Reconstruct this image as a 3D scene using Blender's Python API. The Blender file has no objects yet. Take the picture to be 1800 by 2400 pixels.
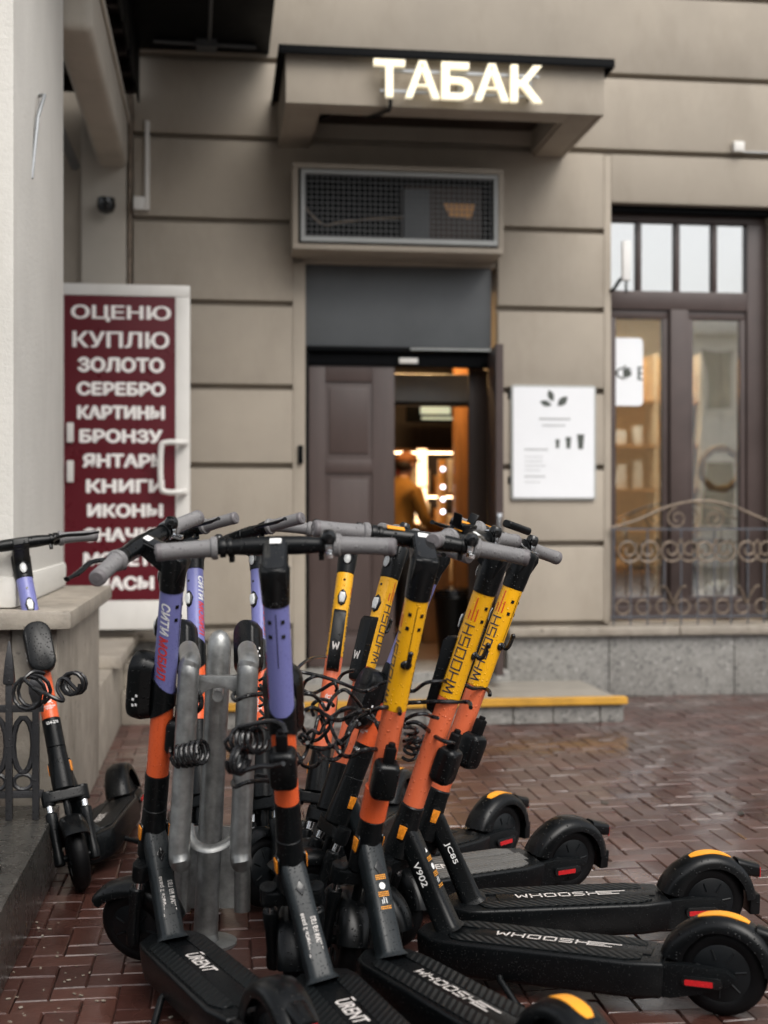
import bpy, bmesh, math, random
from mathutils import Matrix, Vector, Euler

random.seed(7)
R = math.radians
scn = bpy.context.scene
col = scn.collection

# ------------------------------------------------------------------ camera
cam_data = bpy.data.cameras.new('camera')
cam = bpy.data.objects.new('camera', cam_data)
col.objects.link(cam)
cam.location = (0, 0, 1.2)
cam.rotation_euler = (R(90), 0, 0)
cam_data.sensor_fit = 'HORIZONTAL'
cam_data.sensor_width = 24.0
cam_data.lens = 41.2
cam_data.shift_y = 0.0084
cam_data.clip_start = 0.05
cam_data.clip_end = 600
cam_data.dof.use_dof = True
cam_data.dof.focus_distance = 3.8
cam_data.dof.aperture_fstop = 1.9
scn.camera = cam

# ------------------------------------------------------------------ sky, sun, exposure
world = bpy.data.worlds.new('World')
scn.world = world
world.use_nodes = True
wn = world.node_tree
wn.nodes.clear()
sky = wn.nodes.new('ShaderNodeTexSky')
sky.sky_type = 'NISHITA'
sky.sun_disc = False
sky.sun_elevation = R(52)
sky.sun_rotation = R(150)
sky.air_density = 1.0
sky.dust_density = 4.0
hsv = wn.nodes.new('ShaderNodeHueSaturation')
hsv.inputs['Saturation'].default_value = 0.22
bgn = wn.nodes.new('ShaderNodeBackground')
bgn.inputs['Strength'].default_value = 0.15
wo = wn.nodes.new('ShaderNodeOutputWorld')
wn.links.new(sky.outputs['Color'], hsv.inputs['Color'])
wn.links.new(hsv.outputs['Color'], bgn.inputs['Color'])
wn.links.new(bgn.outputs['Background'], wo.inputs['Surface'])

sun_data = bpy.data.lights.new('sun', 'SUN')
sun_data.energy = 1.3
sun_data.angle = R(45)
sun_data.color = (1.0, 0.95, 0.87)
sun = bpy.data.objects.new('sun', sun_data)
col.objects.link(sun)
sun.location = (4, -6, 12)
sun.rotation_euler = (Vector((0, 0, 0)) - Vector((math.sin(R(150)) * math.cos(R(52)), math.cos(R(150)) * math.cos(R(52)), math.sin(R(52))))).to_track_quat('-Z', 'Y').to_euler()

scn.view_settings.view_transform = 'Standard'
scn.view_settings.look = 'None'
scn.view_settings.exposure = 0.5
scn.view_settings.gamma = 1.0
scn.view_settings.use_curve_mapping = False

# ------------------------------------------------------------------ materials
def node_mat(name):
    m = bpy.data.materials.new(name)
    m.use_nodes = True
    nt = m.node_tree
    return m, nt, nt.nodes['Principled BSDF']

def N(nt, t, **kw):
    n = nt.nodes.new(t)
    for k, v in kw.items():
        if k in n.inputs: n.inputs[k].default_value = v
        else: setattr(n, k, v)
    return n

def mth(nt, op, a, b=None, c=None, clamp=False):
    n = nt.nodes.new('ShaderNodeMath'); n.operation = op; n.use_clamp = clamp
    for i, x in enumerate((a, b, c)):
        if x is None: continue
        if isinstance(x, (int, float)): n.inputs[i].default_value = x
        else: nt.links.new(x, n.inputs[i])
    return n.outputs[0]

def mat(name, c, rough=.5, metal=0, var=.12, vscale=6, rvar=.1, bump=0, bscale=60, c2=None, spots=None,
        drops=False, drop_scale=210, emit=0, spec=.5, coat=0, stretch=None, grime=0, ribs=None, objvar=0):
    """principled material; colour varies with noise, optional fine relief, beads of rain water, rubber ribs"""
    m, nt, p = node_mat(name)
    L = nt.links.new
    tc = N(nt, 'ShaderNodeTexCoord')
    src = tc.outputs['Object']
    if stretch:
        mp = N(nt, 'ShaderNodeMapping'); mp.inputs['Scale'].default_value = stretch
        L(src, mp.inputs['Vector']); vsrc = mp.outputs['Vector']
    else: vsrc = src
    c = tuple(c) + (1,)
    n1 = N(nt, 'ShaderNodeTexNoise', Scale=vscale, Detail=6.0, Roughness=.6)
    L(vsrc, n1.inputs['Vector'])
    mix = N(nt, 'ShaderNodeMix', data_type='RGBA')
    d = 1 - var
    mix.inputs['A'].default_value = (c[0]*d, c[1]*d, c[2]*d, 1) if c2 is None else tuple(c2) + (1,)
    mix.inputs['B'].default_value = (min(1, c[0]*(1+var)), min(1, c[1]*(1+var)), min(1, c[2]*(1+var)), 1) if c2 is None else c
    ramp = N(nt, 'ShaderNodeMapRange'); ramp.inputs['From Min'].default_value = .3; ramp.inputs['From Max'].default_value = .7
    L(n1.outputs['Fac'], ramp.inputs['Value']); L(ramp.outputs['Result'], mix.inputs['Factor'])
    out = mix.outputs['Result']
    if spots:                                   # (colour, scale, amount): speckle such as the crystals of granite
        for sc_, ss, am in spots:
            v = N(nt, 'ShaderNodeTexNoise', Scale=ss, Detail=3.0, Roughness=.7); L(src, v.inputs['Vector'])
            r2 = N(nt, 'ShaderNodeMapRange'); r2.inputs['From Min'].default_value = .62 - am; r2.inputs['From Max'].default_value = .68 - am
            L(v.outputs['Fac'], r2.inputs['Value'])
            mx = N(nt, 'ShaderNodeMix', data_type='RGBA'); mx.inputs['B'].default_value = tuple(sc_) + (1,)
            L(r2.outputs['Result'], mx.inputs['Factor']); L(out, mx.inputs['A']); out = mx.outputs['Result']
    if grime:
        g = N(nt, 'ShaderNodeTexNoise', Scale=2.2, Detail=8.0, Roughness=.7)
        mp2 = N(nt, 'ShaderNodeMapping'); mp2.inputs['Scale'].default_value = (1.1, 1.1, .4)
        L(src, mp2.inputs['Vector']); L(mp2.outputs['Vector'], g.inputs['Vector'])
        r3 = N(nt, 'ShaderNodeMapRange'); r3.inputs['From Min'].default_value = .5; r3.inputs['From Max'].default_value = .8
        r3.inputs['To Max'].default_value = grime
        L(g.outputs['Fac'], r3.inputs['Value'])
        mx = N(nt, 'ShaderNodeMix', data_type='RGBA'); mx.inputs['B'].default_value = (c[0]*.35, c[1]*.32, c[2]*.28, 1)
        L(r3.outputs['Result'], mx.inputs['Factor']); L(out, mx.inputs['A']); out = mx.outputs['Result']
    if objvar:                                  # tone differs a little from block to block
        oi = N(nt, 'ShaderNodeObjectInfo'); f_ = mth(nt, 'ADD', mth(nt, 'MULTIPLY', oi.outputs['Random'], 2*objvar), 1 - objvar)
        cc = N(nt, 'ShaderNodeVectorMath', operation='SCALE'); L(out, cc.inputs[0]); L(f_, cc.inputs['Scale']); out = cc.outputs['Vector']
    L(out, p.inputs['Base Color'])
    rr = N(nt, 'ShaderNodeMapRange'); rr.inputs['To Min'].default_value = max(.02, rough - rvar); rr.inputs['To Max'].default_value = min(1, rough + rvar)
    L(n1.outputs['Fac'], rr.inputs['Value']); rough_out = rr.outputs['Result']
    p.inputs['Metallic'].default_value = metal
    p.inputs['Specular IOR Level'].default_value = spec
    if coat: p.inputs['Coat Weight'].default_value = coat; p.inputs['Coat Roughness'].default_value = .08
    height = None
    if bump:
        nb = N(nt, 'ShaderNodeTexNoise', Scale=bscale, Detail=5.0, Roughness=.65); L(src, nb.inputs['Vector'])
        height = mth(nt, 'MULTIPLY', nb.outputs['Fac'], bump)
    if ribs:                                    # (scale, strength, direction axis)
        w = N(nt, 'ShaderNodeTexWave', Scale=ribs[0]); w.bands_direction = ribs[2]; L(src, w.inputs['Vector'])
        hh = mth(nt, 'MULTIPLY', w.outputs['Fac'], ribs[1])
        height = hh if height is None else mth(nt, 'ADD', height, hh)
    if drops:
        v = N(nt, 'ShaderNodeTexVoronoi', Scale=drop_scale); L(src, v.inputs['Vector'])
        sep = N(nt, 'ShaderNodeSeparateColor'); L(v.outputs['Color'], sep.inputs['Color'])
        rad = mth(nt, 'MULTIPLY', mth(nt, 'SUBTRACT', sep.outputs[0], .45), .8)      # about half of the cells hold a bead
        q = mth(nt, 'SUBTRACT', rad, v.outputs['Distance'])
        bead = mth(nt, 'MAXIMUM', q, 0.0)
        dome = mth(nt, 'SQRT', mth(nt, 'MULTIPLY', bead, 1.0))
        dh = mth(nt, 'MULTIPLY', dome, 1.6)
        height = dh if height is None else mth(nt, 'ADD', height, dh)
        msk = mth(nt, 'GREATER_THAN', q, 0.0)
        rough_out = mth(nt, 'MULTIPLY', rough_out, mth(nt, 'SUBTRACT', 1.0, mth(nt, 'MULTIPLY', msk, .85)))
    L(rough_out, p.inputs['Roughness'])
    if height is not None:
        b = N(nt, 'ShaderNodeBump'); b.inputs['Strength'].default_value = 1.0; b.inputs['Distance'].default_value = .0016
        L(height, b.inputs['Height']); L(b.outputs['Normal'], p.inputs['Normal'])
    if emit:
        p.inputs['Emission Color'].default_value = c; p.inputs['Emission Strength'].default_value = emit
    return m

def glass_mat(name, refl=.16, tint=(.9, .93, .92)):
    m = bpy.data.materials.new(name); m.use_nodes = True
    nt = m.node_tree; nt.nodes.clear(); L = nt.links.new
    o = N(nt, 'ShaderNodeOutputMaterial'); t = N(nt, 'ShaderNodeBsdfTransparent'); g = N(nt, 'ShaderNodeBsdfGlossy')
    t.inputs['Color'].default_value = tint + (1,); g.inputs['Roughness'].default_value = .015
    f = N(nt, 'ShaderNodeFresnel', IOR=1.5)
    s = mth(nt, 'ADD', f.outputs['Fac'], refl, clamp=True)
    tc = N(nt, 'ShaderNodeTexCoord'); nz = N(nt, 'ShaderNodeTexNoise', Scale=1.6, Detail=1.0); L(tc.outputs['Object'], nz.inputs['Vector'])
    b = N(nt, 'ShaderNodeBump'); b.inputs['Distance'].default_value = .004; b.inputs['Strength'].default_value = .5
    L(nz.outputs['Fac'], b.inputs['Height']); L(b.outputs['Normal'], g.inputs['Normal'])
    x = N(nt, 'ShaderNodeMixShader'); L(s, x.inputs[0]); L(t.outputs[0], x.inputs[1]); L(g.outputs[0], x.inputs[2]); L(x.outputs[0], o.inputs['Surface'])
    return m

def brick_mat():
    """wet clay pavers: each piece has its own tone, water lies in patches and makes them glossy"""
    m, nt, p = node_mat('wet_paver'); L = nt.links.new
    oi = N(nt, 'ShaderNodeObjectInfo'); ge = N(nt, 'ShaderNodeNewGeometry'); tc = N(nt, 'ShaderNodeTexCoord')
    rnd = mth(nt, 'FRACT', mth(nt, 'ADD', oi.outputs['Random'], ge.outputs['Random Per Island']))
    cr = N(nt, 'ShaderNodeValToRGB'); e = cr.color_ramp.elements
    e[0].color = (.042, .0160, .0125, 1); e[1].color = (.078, .032, .024, 1)
    a = cr.color_ramp.elements.new(.4); a.color = (.052, .0205, .016, 1)
    b_ = cr.color_ramp.elements.new(.75); b_.color = (.068, .030, .023, 1)
    L(rnd, cr.inputs['Fac'])
    n = N(nt, 'ShaderNodeTexNoise', Scale=22.0, Detail=6.0, Roughness=.7); L(ge.outputs['Position'], n.inputs['Vector'])
    mx = N(nt, 'ShaderNodeMix', data_type='RGBA', blend_type='MULTIPLY'); mx.inputs['Factor'].default_value = 1
    r = N(nt, 'ShaderNodeMapRange'); r.inputs['From Min'].default_value = .25; r.inputs['From Max'].default_value = .75; r.inputs['To Min'].default_value = .7; r.inputs['To Max'].default_value = 1.25
    L(n.outputs['Fac'], r.inputs['Value']); cc = N(nt, 'ShaderNodeCombineColor')
    for i in range(3): L(r.outputs['Result'], cc.inputs[i])
    L(cr.outputs['Color'], mx.inputs['A']); L(cc.outputs['Color'], mx.inputs['B']); L(mx.outputs['Result'], p.inputs['Base Color'])
    w = N(nt, 'ShaderNodeTexNoise', Scale=1.1, Detail=4.0, Roughness=.55); L(ge.outputs['Position'], w.inputs['Vector'])
    wr = N(nt, 'ShaderNodeMapRange'); wr.inputs['From Min'].default_value = .38; wr.inputs['From Max'].default_value = .62; wr.inputs['To Min'].default_value = .20; wr.inputs['To Max'].default_value = .50
    L(w.outputs['Fac'], wr.inputs['Value']); L(wr.outputs['Result'], p.inputs['Roughness'])
    p.inputs['Specular IOR Level'].default_value = .5
    cw = N(nt, 'ShaderNodeMapRange'); cw.inputs['From Min'].default_value = .62; cw.inputs['From Max'].default_value = .40; cw.inputs['To Min'].default_value = .1; cw.inputs['To Max'].default_value = .55
    L(w.outputs['Fac'], cw.inputs['Value']); L(cw.outputs['Result'], p.inputs['Coat Weight']); p.inputs['Coat Roughness'].default_value = .12; p.inputs['Coat IOR'].default_value = 1.33
    b = N(nt, 'ShaderNodeBump'); b.inputs['Distance'].default_value = .0015
    n2 = N(nt, 'ShaderNodeTexNoise', Scale=70.0, Detail=4.0); L(ge.outputs['Position'], n2.inputs['Vector'])
    L(mth(nt, 'MULTIPLY', n2.outputs['Fac'], mth(nt, 'MULTIPLY', wr.outputs['Result'], 2.2)), b.inputs['Height']); L(b.outputs['Normal'], p.inputs['Normal'])
    return m

def glow(name, c, s):
    return mat(name, c, .5, var=.02, emit=s)

M = dict(
    wall=mat('stucco_beige', (.362, .317, .260), .85, objvar=.05, var=.09, vscale=1.6, bump=.9, bscale=90, grime=.30),
    wall_pale=mat('stucco_pale', (.46, .42, .36), .85, var=.06, vscale=3, bump=.8, bscale=70, grime=.3),
    pillar=mat('stucco_white', (.64, .62, .575), .85, var=.05, vscale=3, bump=1.6, bscale=50, grime=.16),
    ledge=mat('limestone', (.30, .265, .22), .6, var=.25, vscale=9, rvar=.2, bump=2.0, bscale=40, grime=.75, spots=[((.13, .11, .09), 14, -.02)]),
    granite=mat('granite_grey', (.235, .228, .212), .45, var=.16, vscale=14, rvar=.15, spots=[((.09, .088, .085), 42, .06), ((.42, .41, .385), 30, .03)], bump=.4, bscale=80),
    granite_wet=mat('granite_wet', (.045, .043, .039), .28, var=.3, vscale=20, rvar=.12, spots=[((.045, .043, .04), 110, .1), ((.2, .19, .17), 120, .03)], bump=.7, bscale=90),
    rough_stone=mat('rough_stone', (.17, .14, .115), .7, var=.35, vscale=30, bump=4, bscale=45, grime=.6),
    lintel=mat('grey_blue_sheet', (.085, .092, .098), .5, var=.12, vscale=3, rvar=.08),
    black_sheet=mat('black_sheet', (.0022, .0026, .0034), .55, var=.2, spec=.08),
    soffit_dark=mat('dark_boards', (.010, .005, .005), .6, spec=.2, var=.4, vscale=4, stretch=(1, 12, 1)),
    door=mat('door_brown', (.068, .046, .041), .42, var=.12, vscale=5, rvar=.08, stretch=(3, 3, .5)),
    winframe=mat('frame_brown', (.062, .043, .039), .4, var=.15, vscale=5),
    steel_grey=mat('painted_grey', (.33, .34, .33), .4, var=.06),
    white_pvc=mat('white_pvc', (.72, .70, .66), .35, var=.05, vscale=3, grime=.2),
    sign_red=mat('sign_burgundy', (.105, .007, .014), .3, var=.06),
    sign_letter=mat('sign_white_print', (.88, .85, .82), .4, var=.03),
    letter_glow=glow('lit_letter', (1.0, .90, .66), .42),
    board_glow=glow('lit_board', (.70, .71, .73), .10),
    print_dark=mat('print_dark', (.07, .08, .07), .5),
    print_grey=mat('print_grey', (.38, .39, .39), .5),
    rail_metal=mat('rail_metal', (.3, .31, .32), .4, metal=.7),
    mesh_wire=mat('mesh_wire', (.10, .102, .102), .5, metal=.3),
    blackiron=mat('black_iron', (.018, .018, .02), .4, var=.3, drops=True, drop_scale=120, bump=.8),
    iron_brown=mat('weathered_iron', (.20, .155, .115), .55, var=.4, vscale=20, metal=.3),
    iron_blue=mat('grey_iron', (.10, .105, .12), .5, var=.3, vscale=14, metal=.3),
    galv=mat('galvanised_steel', (.29, .295, .29), .40, metal=.8, var=.28, vscale=30, rvar=.12, bump=.25),
    yellow_paint=mat('yellow_edge', (.50, .26, .03), .5, var=.18, vscale=8, grime=.4),
    concrete=mat('landing_concrete', (.26, .238, .205), .5, var=.15, vscale=7, rvar=.15, bump=.5),
    brick=brick_mat(),
    joint=mat('joint_sand', (.030, .018, .015), .5, var=.3, vscale=40, bump=1, bscale=120),
    soil=mat('street_asphalt', (.05, .05, .052), .35, var=.2, vscale=9, bump=1, bscale=100),
    litter=mat('litter_bits', (.42, .39, .33), .6, c2=(.12, .09, .06), vscale=3),
    leaf=mat('wet_leaf', (.022, .022, .018), .3, var=.4),
    glass=glass_mat('window_glass', .48), glass_top=glass_mat('transom_glass', .42),
    # scooters
    purple=mat('purple_paint', (.165, .172, .41), .34, var=.05, rvar=.04, spots=[((.10, .09, .12), 75, -.075)], drops=True, drop_scale=260),
    orange=mat('orange_paint', (.76, .115, .03), .34, var=.04, rvar=.04, spots=[((.25, .09, .04), 75, -.075)], drops=True, drop_scale=230),
    orange2=mat('salmon_orange_paint', (.74, .155, .062), .32, var=.04, rvar=.04, spots=[((.25, .10, .05), 75, -.075)], drops=True, drop_scale=120),
    yellow=mat('yellow_paint', (.86, .42, .006), .3, var=.05, rvar=.06, spots=[((.30, .17, .03), 75, -.075)], drops=True, drop_scale=140),
    black=mat('black_plastic', (.0028, .0034, .0039), .30, spec=.26, var=.15, rvar=.06, drops=True, drop_scale=115),
    blackmatte=mat('black_metal', (.0034, .0042, .0048), .34, spec=.22, var=.2, rvar=.08, drops=True, drop_scale=240),
    tube_grey=mat('dark_grey_metal', (.009, .0125, .0145), .40, spec=.35, var=.25, vscale=30, rvar=.08, drops=True, drop_scale=260),
    gloss=mat('gloss_black', (.005, .0055, .006), .12, var=.1, drops=True, drop_scale=130),
    rubber=mat('tyre_rubber', (.003, .003, .0035), .5, spec=.18, var=.2, bump=.5, bscale=150),
    matr=mat('deck_rubber', (.004, .0055, .0062), .45, spec=.3, var=.15, ribs=(26, 1.6, 'DIAGONAL')),
    mat_grey=mat('worn_deck_rubber', (.095, .093, .088), .4, var=.15, ribs=(26, 1.2, 'DIAGONAL')),
    hub=mat('hub_cover', (.0055, .0068, .008), .38, spec=.25, var=.2),
    grip=mat('grey_grip', (.185, .18, .182), .5, var=.06, ribs=(80, .5, 'Y'), drops=True, drop_scale=120),
    grip_dark=mat('grip_end', (.13, .12, .125), .5, var=.06),
    chrome=mat('chrome', (.72, .73, .74), .16, metal=1, var=.05, drops=True, drop_scale=170),
    lens=mat('clear_lens', (.62, .63, .62), .15, var=.25, vscale=90),
    amber=mat('amber_reflector', (.82, .26, .02), .25, var=.3, vscale=160),
    red=mat('red_reflector', (.50, .012, .016), .25, var=.2, vscale=120),
    printw=mat('white_print', (.80, .80, .79), .5, var=.04),
    prints=mat('silver_print', (.62, .58, .55), .4, var=.08),
    printr=mat('red_print', (.62, .035, .02), .45, var=.04),
    printn=mat('navy_print', (.016, .022, .045), .5, var=.1),
    prints_y=mat('orange_sticker', (.86, .34, .02), .4, var=.08),
    cable=mat('black_cable', (.009, .009, .010), .22, var=.2, drops=True, drop_scale=110),
    # shop and street
    wood=mat('warm_wood', (.36, .16, .05), .5, var=.3, vscale=4, stretch=(6, 6, .6)),
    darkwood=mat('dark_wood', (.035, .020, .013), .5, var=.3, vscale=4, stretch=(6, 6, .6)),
    shopfloor=mat('shop_floor', (.16, .10, .065), .4, var=.2),
    lampwarm=glow('warm_lamp', (1.0, .62, .28), 40.0), strip=glow('light_strip', (1.0, .72, .42), 7.0), lantern=glow('paper_lantern', (1.0, .66, .36), 2.4), glint_white=glow('cool_glint', (.86, .88, 1.0), 4.0), screen=glow('screen', (.62, .74, .60), .4),
    fill_panel=glow('fill_panel', (1.0, .88, .72), 40.0), ochre_wall=mat('ochre_wall', (.70, .40, .16), .7, var=.15),
    cream=mat('cream_goods', (.75, .62, .45), .5, var=.2), goods_red=mat('red_goods', (.4, .03, .03), .5), goods_amber=mat('amber_goods', (.6, .28, .06), .35),
    jacket=mat('mustard_jacket', (.36, .17, .025), .8, var=.2, bump=1), cap=mat('brown_cap', (.30, .11, .035), .8, var=.15, bump=1),
    skin=mat('skin', (.55, .30, .21), .5, var=.05), trousers=mat('dark_trousers', (.02, .02, .022), .8), hair=mat('dark_hair', (.03, .018, .012), .6),
    house_orange=mat('ochre_render', (.88, .50, .22), .8, var=.1), house_grey=mat('grey_render', (.66, .65, .62), .8, var=.1), house_glass=mat('far_glass', (.05, .055, .06), .1),
    house_trim=mat('white_trim', (.7, .68, .64), .7), wreath=mat('straw_ring', (.42, .24, .06), .7, var=.4, vscale=40), cloth=mat('white_cloth', (.75, .74, .72), .8, var=.06),
)

# ------------------------------------------------------------------ mesh tools
class MB:
    def __init__(s): s.v = []; s.f = []; s.mi = []
    def add(s, vs, fs, T=None, mi=0):
        b = len(s.v)
        s.v += [tuple(T @ Vector(q)) if T is not None else tuple(q) for q in vs]
        for q in fs: s.f.append(tuple(b + i for i in q)); s.mi.append(mi)
        return s
    def box(s, x0, x1, y0, y1, z0, z1, T=None, mi=0):
        v = [(x, y, z) for z in (z0, z1) for y in (y0, y1) for x in (x0, x1)]
        return s.add(v, [(0, 2, 3, 1), (4, 5, 7, 6), (0, 1, 5, 4), (2, 6, 7, 3), (0, 4, 6, 2), (1, 3, 7, 5)], T, mi)
    def loft(s, rings, caps=True, closed=False, T=None, mi=0):
        n = len(rings[0]); v = [q for r in rings for q in r]; f = []
        k = len(rings)
        for i in range(k if closed else k - 1):
            a, b = i * n, ((i + 1) % k) * n
            for j in range(n):
                j2 = (j + 1) % n
                f.append((a + j, a + j2, b + j2, b + j))
        if caps and not closed:
            f.append(tuple(reversed(range(n)))); f.append(tuple(range((k - 1) * n, k * n)))
        return s.add(v, f, T, mi)
    def cyl(s, p0, p1, r0, r1=None, n=20, caps=True, mi=0):
        return s.tube([p0, p1], [r0, r0 if r1 is None else r1], n, caps=caps, mi=mi)
    def tube(s, pts, r, n=10, closed=False, caps=True, mi=0, flat=1.0):
        P = [Vector(p) for p in pts]; k = len(P)
        rs = r if isinstance(r, (list, tuple)) else [r] * k
        tg = []
        for i in range(k):
            a = P[(i - 1) % k] if closed or i else P[i]
            b = P[(i + 1) % k] if closed or i < k - 1 else P[i]
            t = (b - a); tg.append(t.normalized() if t.length > 1e-9 else Vector((0, 0, 1)))
        up = Vector((0, 0, 1)) if abs(tg[0].z) < .9 else Vector((1, 0, 0))
        nrm = tg[0].cross(up).normalized(); rings = []
        for i in range(k):
            nrm = (nrm - tg[i] * nrm.dot(tg[i])).normalized(); bn = tg[i].cross(nrm)
            rings.append([P[i] + (nrm * math.cos(2*math.pi*j/n) + bn * flat * math.sin(2*math.pi*j/n)) * rs[i] for j in range(n)])
        return s.loft(rings, caps=caps, closed=closed, mi=mi)
    def lathe(s, prof, n=24, T=None, mi=0, caps=True):
        return s.loft([[(r * math.cos(2*math.pi*j/n), r * math.sin(2*math.pi*j/n), z) for j in range(n)] for r, z in prof], caps=caps, T=T, mi=mi)
    def prism(s, poly, h0, h1, T=None, mi=0):
        return s.loft([[(x, y, h0) for x, y in poly], [(x, y, h1) for x, y in poly]], T=T, mi=mi)
    def ball(s, c, r, n=14, k=9, sc=(1, 1, 1), mi=0, T=None):
        rings = []
        for i in range(k + 1):
            a = -math.pi/2 + math.pi * (i + .02) / (k + .04)
            rings.append([(c[0] + sc[0]*r*math.cos(a)*math.cos(2*math.pi*j/n), c[1] + sc[1]*r*math.cos(a)*math.sin(2*math.pi*j/n), c[2] + sc[2]*r*math.sin(a)) for j in range(n)])
        return s.loft(rings, mi=mi, T=T)
    def mesh(s, name, mats, bevel=0, seg=2, angle=38, smooth=True):
        me = bpy.data.meshes.new(name)
        me.from_pydata(s.v, [], s.f)
        for i, p in enumerate(me.polygons): p.material_index = s.mi[i]
        bm = bmesh.new(); bm.from_mesh(me)
        bmesh.ops.recalc_face_normals(bm, faces=bm.faces)
        if bevel:
            es = [e for e in bm.edges if len(e.link_faces) == 2 and e.calc_face_angle(0) > R(32)]
            bmesh.ops.bevel(bm, geom=es, offset=bevel, segments=seg, profile=.6, affect='EDGES', clamp_overlap=True)
        for f in bm.faces: f.smooth = smooth
        for e in bm.edges:
            if len(e.link_faces) == 2 and e.calc_face_angle(0) > R(angle): e.smooth = False
        bm.to_mesh(me); bm.free()
        for m in (mats if isinstance(mats, (list, tuple)) else [mats]): me.materials.append(M[m] if isinstance(m, str) else m)
        return me

def smooth_path(pts, k=6, closed=False):
    P = [Vector(p) for p in pts]; n = len(P); out = []
    rng = range(n) if closed else range(n - 1)
    for i in rng:
        g = (lambda j: P[j % n]) if closed else (lambda j: P[max(0, min(n - 1, j))])
        a, b, c, d = g(i - 1), g(i), g(i + 1), g(i + 2)
        for j in range(k):
            t = j / k
            out.append(.5 * ((2*b) + (c - a)*t + (2*a - 5*b + 4*c - d)*t*t + (3*b - a - 3*c + d)*t*t*t))
    if not closed: out.append(P[-1])
    return out

def rrect(w, h, r, n=5):
    """rounded rectangle outline centred on the origin"""
    o = []
    for cx, cy, a0 in ((w/2 - r, h/2 - r, 0), (-w/2 + r, h/2 - r, 90), (-w/2 + r, -h/2 + r, 180), (w/2 - r, -h/2 + r, 270)):
        for i in range(n + 1):
            a = R(a0 + 90 * i / n); o.append((cx + r * math.cos(a), cy + r * math.sin(a)))
    return o

def put(o, parent=None, mtx=None):
    col.objects.link(o)
    if parent: o.parent = parent
    if mtx is not None: o.matrix_basis = mtx
    return o

def tag(o, label=None, cat=None, group=None, kind=None):
    if label: o['label'] = label
    if cat: o['category'] = cat
    if group: o['group'] = group
    if kind: o['kind'] = kind
    return o

def thing(name, label, cat, mtx, group=None):
    o = bpy.data.objects.new(name, None); o.empty_display_size = .1
    put(o, None, mtx)
    return tag(o, label, cat, group)

def part(name, mesh, parent, mtx=None):
    return put(bpy.data.objects.new(name, mesh), parent, mtx)

_txt = {}
def text2d(s, bold=0.0, shear=0.0, spacing=1.0, lines=1.0):
    """outline of a word as flat faces in the xy plane, scaled into the unit box"""
    key = (s, bold, shear, spacing)
    if key not in _txt:
        cu = bpy.data.curves.new('word', 'FONT'); cu.body = s; cu.size = 1; cu.offset = bold; cu.shear = shear; cu.space_character = spacing
        cu.resolution_u = 3; cu.align_x = 'CENTER'
        ob = bpy.data.objects.new('word', cu); col.objects.link(ob)
        bpy.context.view_layer.update()
        me = bpy.data.meshes.new_from_object(ob.evaluated_get(bpy.context.evaluated_depsgraph_get()))
        vs = [tuple(v.co[:2]) for v in me.vertices]; fs = [tuple(p.vertices) for p in me.polygons]
        bpy.data.objects.remove(ob); bpy.data.curves.remove(cu); bpy.data.meshes.remove(me)
        x0 = min(v[0] for v in vs); x1 = max(v[0] for v in vs); y0 = min(v[1] for v in vs); y1 = max(v[1] for v in vs)
        _txt[key] = ([((x - x0)/(x1 - x0) - .5, (y - y0)/(y1 - y0) - .5) for x, y in vs], fs)
    return _txt[key]

def flat_text(s, w, h, T, bold=0.0, shear=0.0, mb=None, spacing=1.0):
    vs, fs = text2d(s, bold, shear, spacing); mb = mb or MB()
    return mb.add([(x*w, y*h, 0) for x, y in vs], fs, T)

def solid_text(s, w, h, depth, T, bold=0.0):
    vs, fs = text2d(s, bold); me = bpy.data.meshes.new('t')
    me.from_pydata([(x*w, y*h, 0) for x, y in vs], [], fs); bm = bmesh.new(); bm.from_mesh(me)
    bmesh.ops.remove_doubles(bm, verts=bm.verts, dist=1e-5)
    r = bmesh.ops.extrude_face_region(bm, geom=bm.faces[:])
    bmesh.ops.translate(bm, verts=[g for g in r['geom'] if isinstance(g, bmesh.types.BMVert)], vec=(0, 0, depth))
    bm.to_mesh(me); bm.free()
    mb = MB(); mb.add([v.co[:] for v in me.vertices], [tuple(p.vertices) for p in me.polygons], T); bpy.data.meshes.remove(me)
    return mb

def cut_strips(vs, fs, axis, step):
    me = bpy.data.meshes.new('c'); me.from_pydata([(x, y, 0) for x, y in vs], [], fs)
    bm = bmesh.new(); bm.from_mesh(me); bpy.data.meshes.remove(me)
    lo = min(v[axis] for v in vs); hi = max(v[axis] for v in vs); q = lo + step
    while q < hi:
        no = [0, 0, 0]; no[axis] = 1; co = [0, 0, 0]; co[axis] = q
        bmesh.ops.bisect_plane(bm, geom=bm.verts[:] + bm.edges[:] + bm.faces[:], plane_co=co, plane_no=no); q += step
    bm.verts.ensure_lookup_table(); bm.verts.index_update()
    o = ([tuple(v.co[:2]) for v in bm.verts], [tuple(v.index for v in f.verts) for f in bm.faces]); bm.free()
    return o

def wrap(vs, fs, r, t0, phi0, along=1, across=-1, mb=None):
    """print bent round a tube: x runs along the tube axis, y round it"""
    vs, fs = cut_strips(vs, fs, 1, .0035); mb = mb or MB()
    return mb.add([(r*math.cos(phi0 + across*y/r), r*math.sin(phi0 + across*y/r), t0 + along*x) for x, y in vs], fs)

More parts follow.
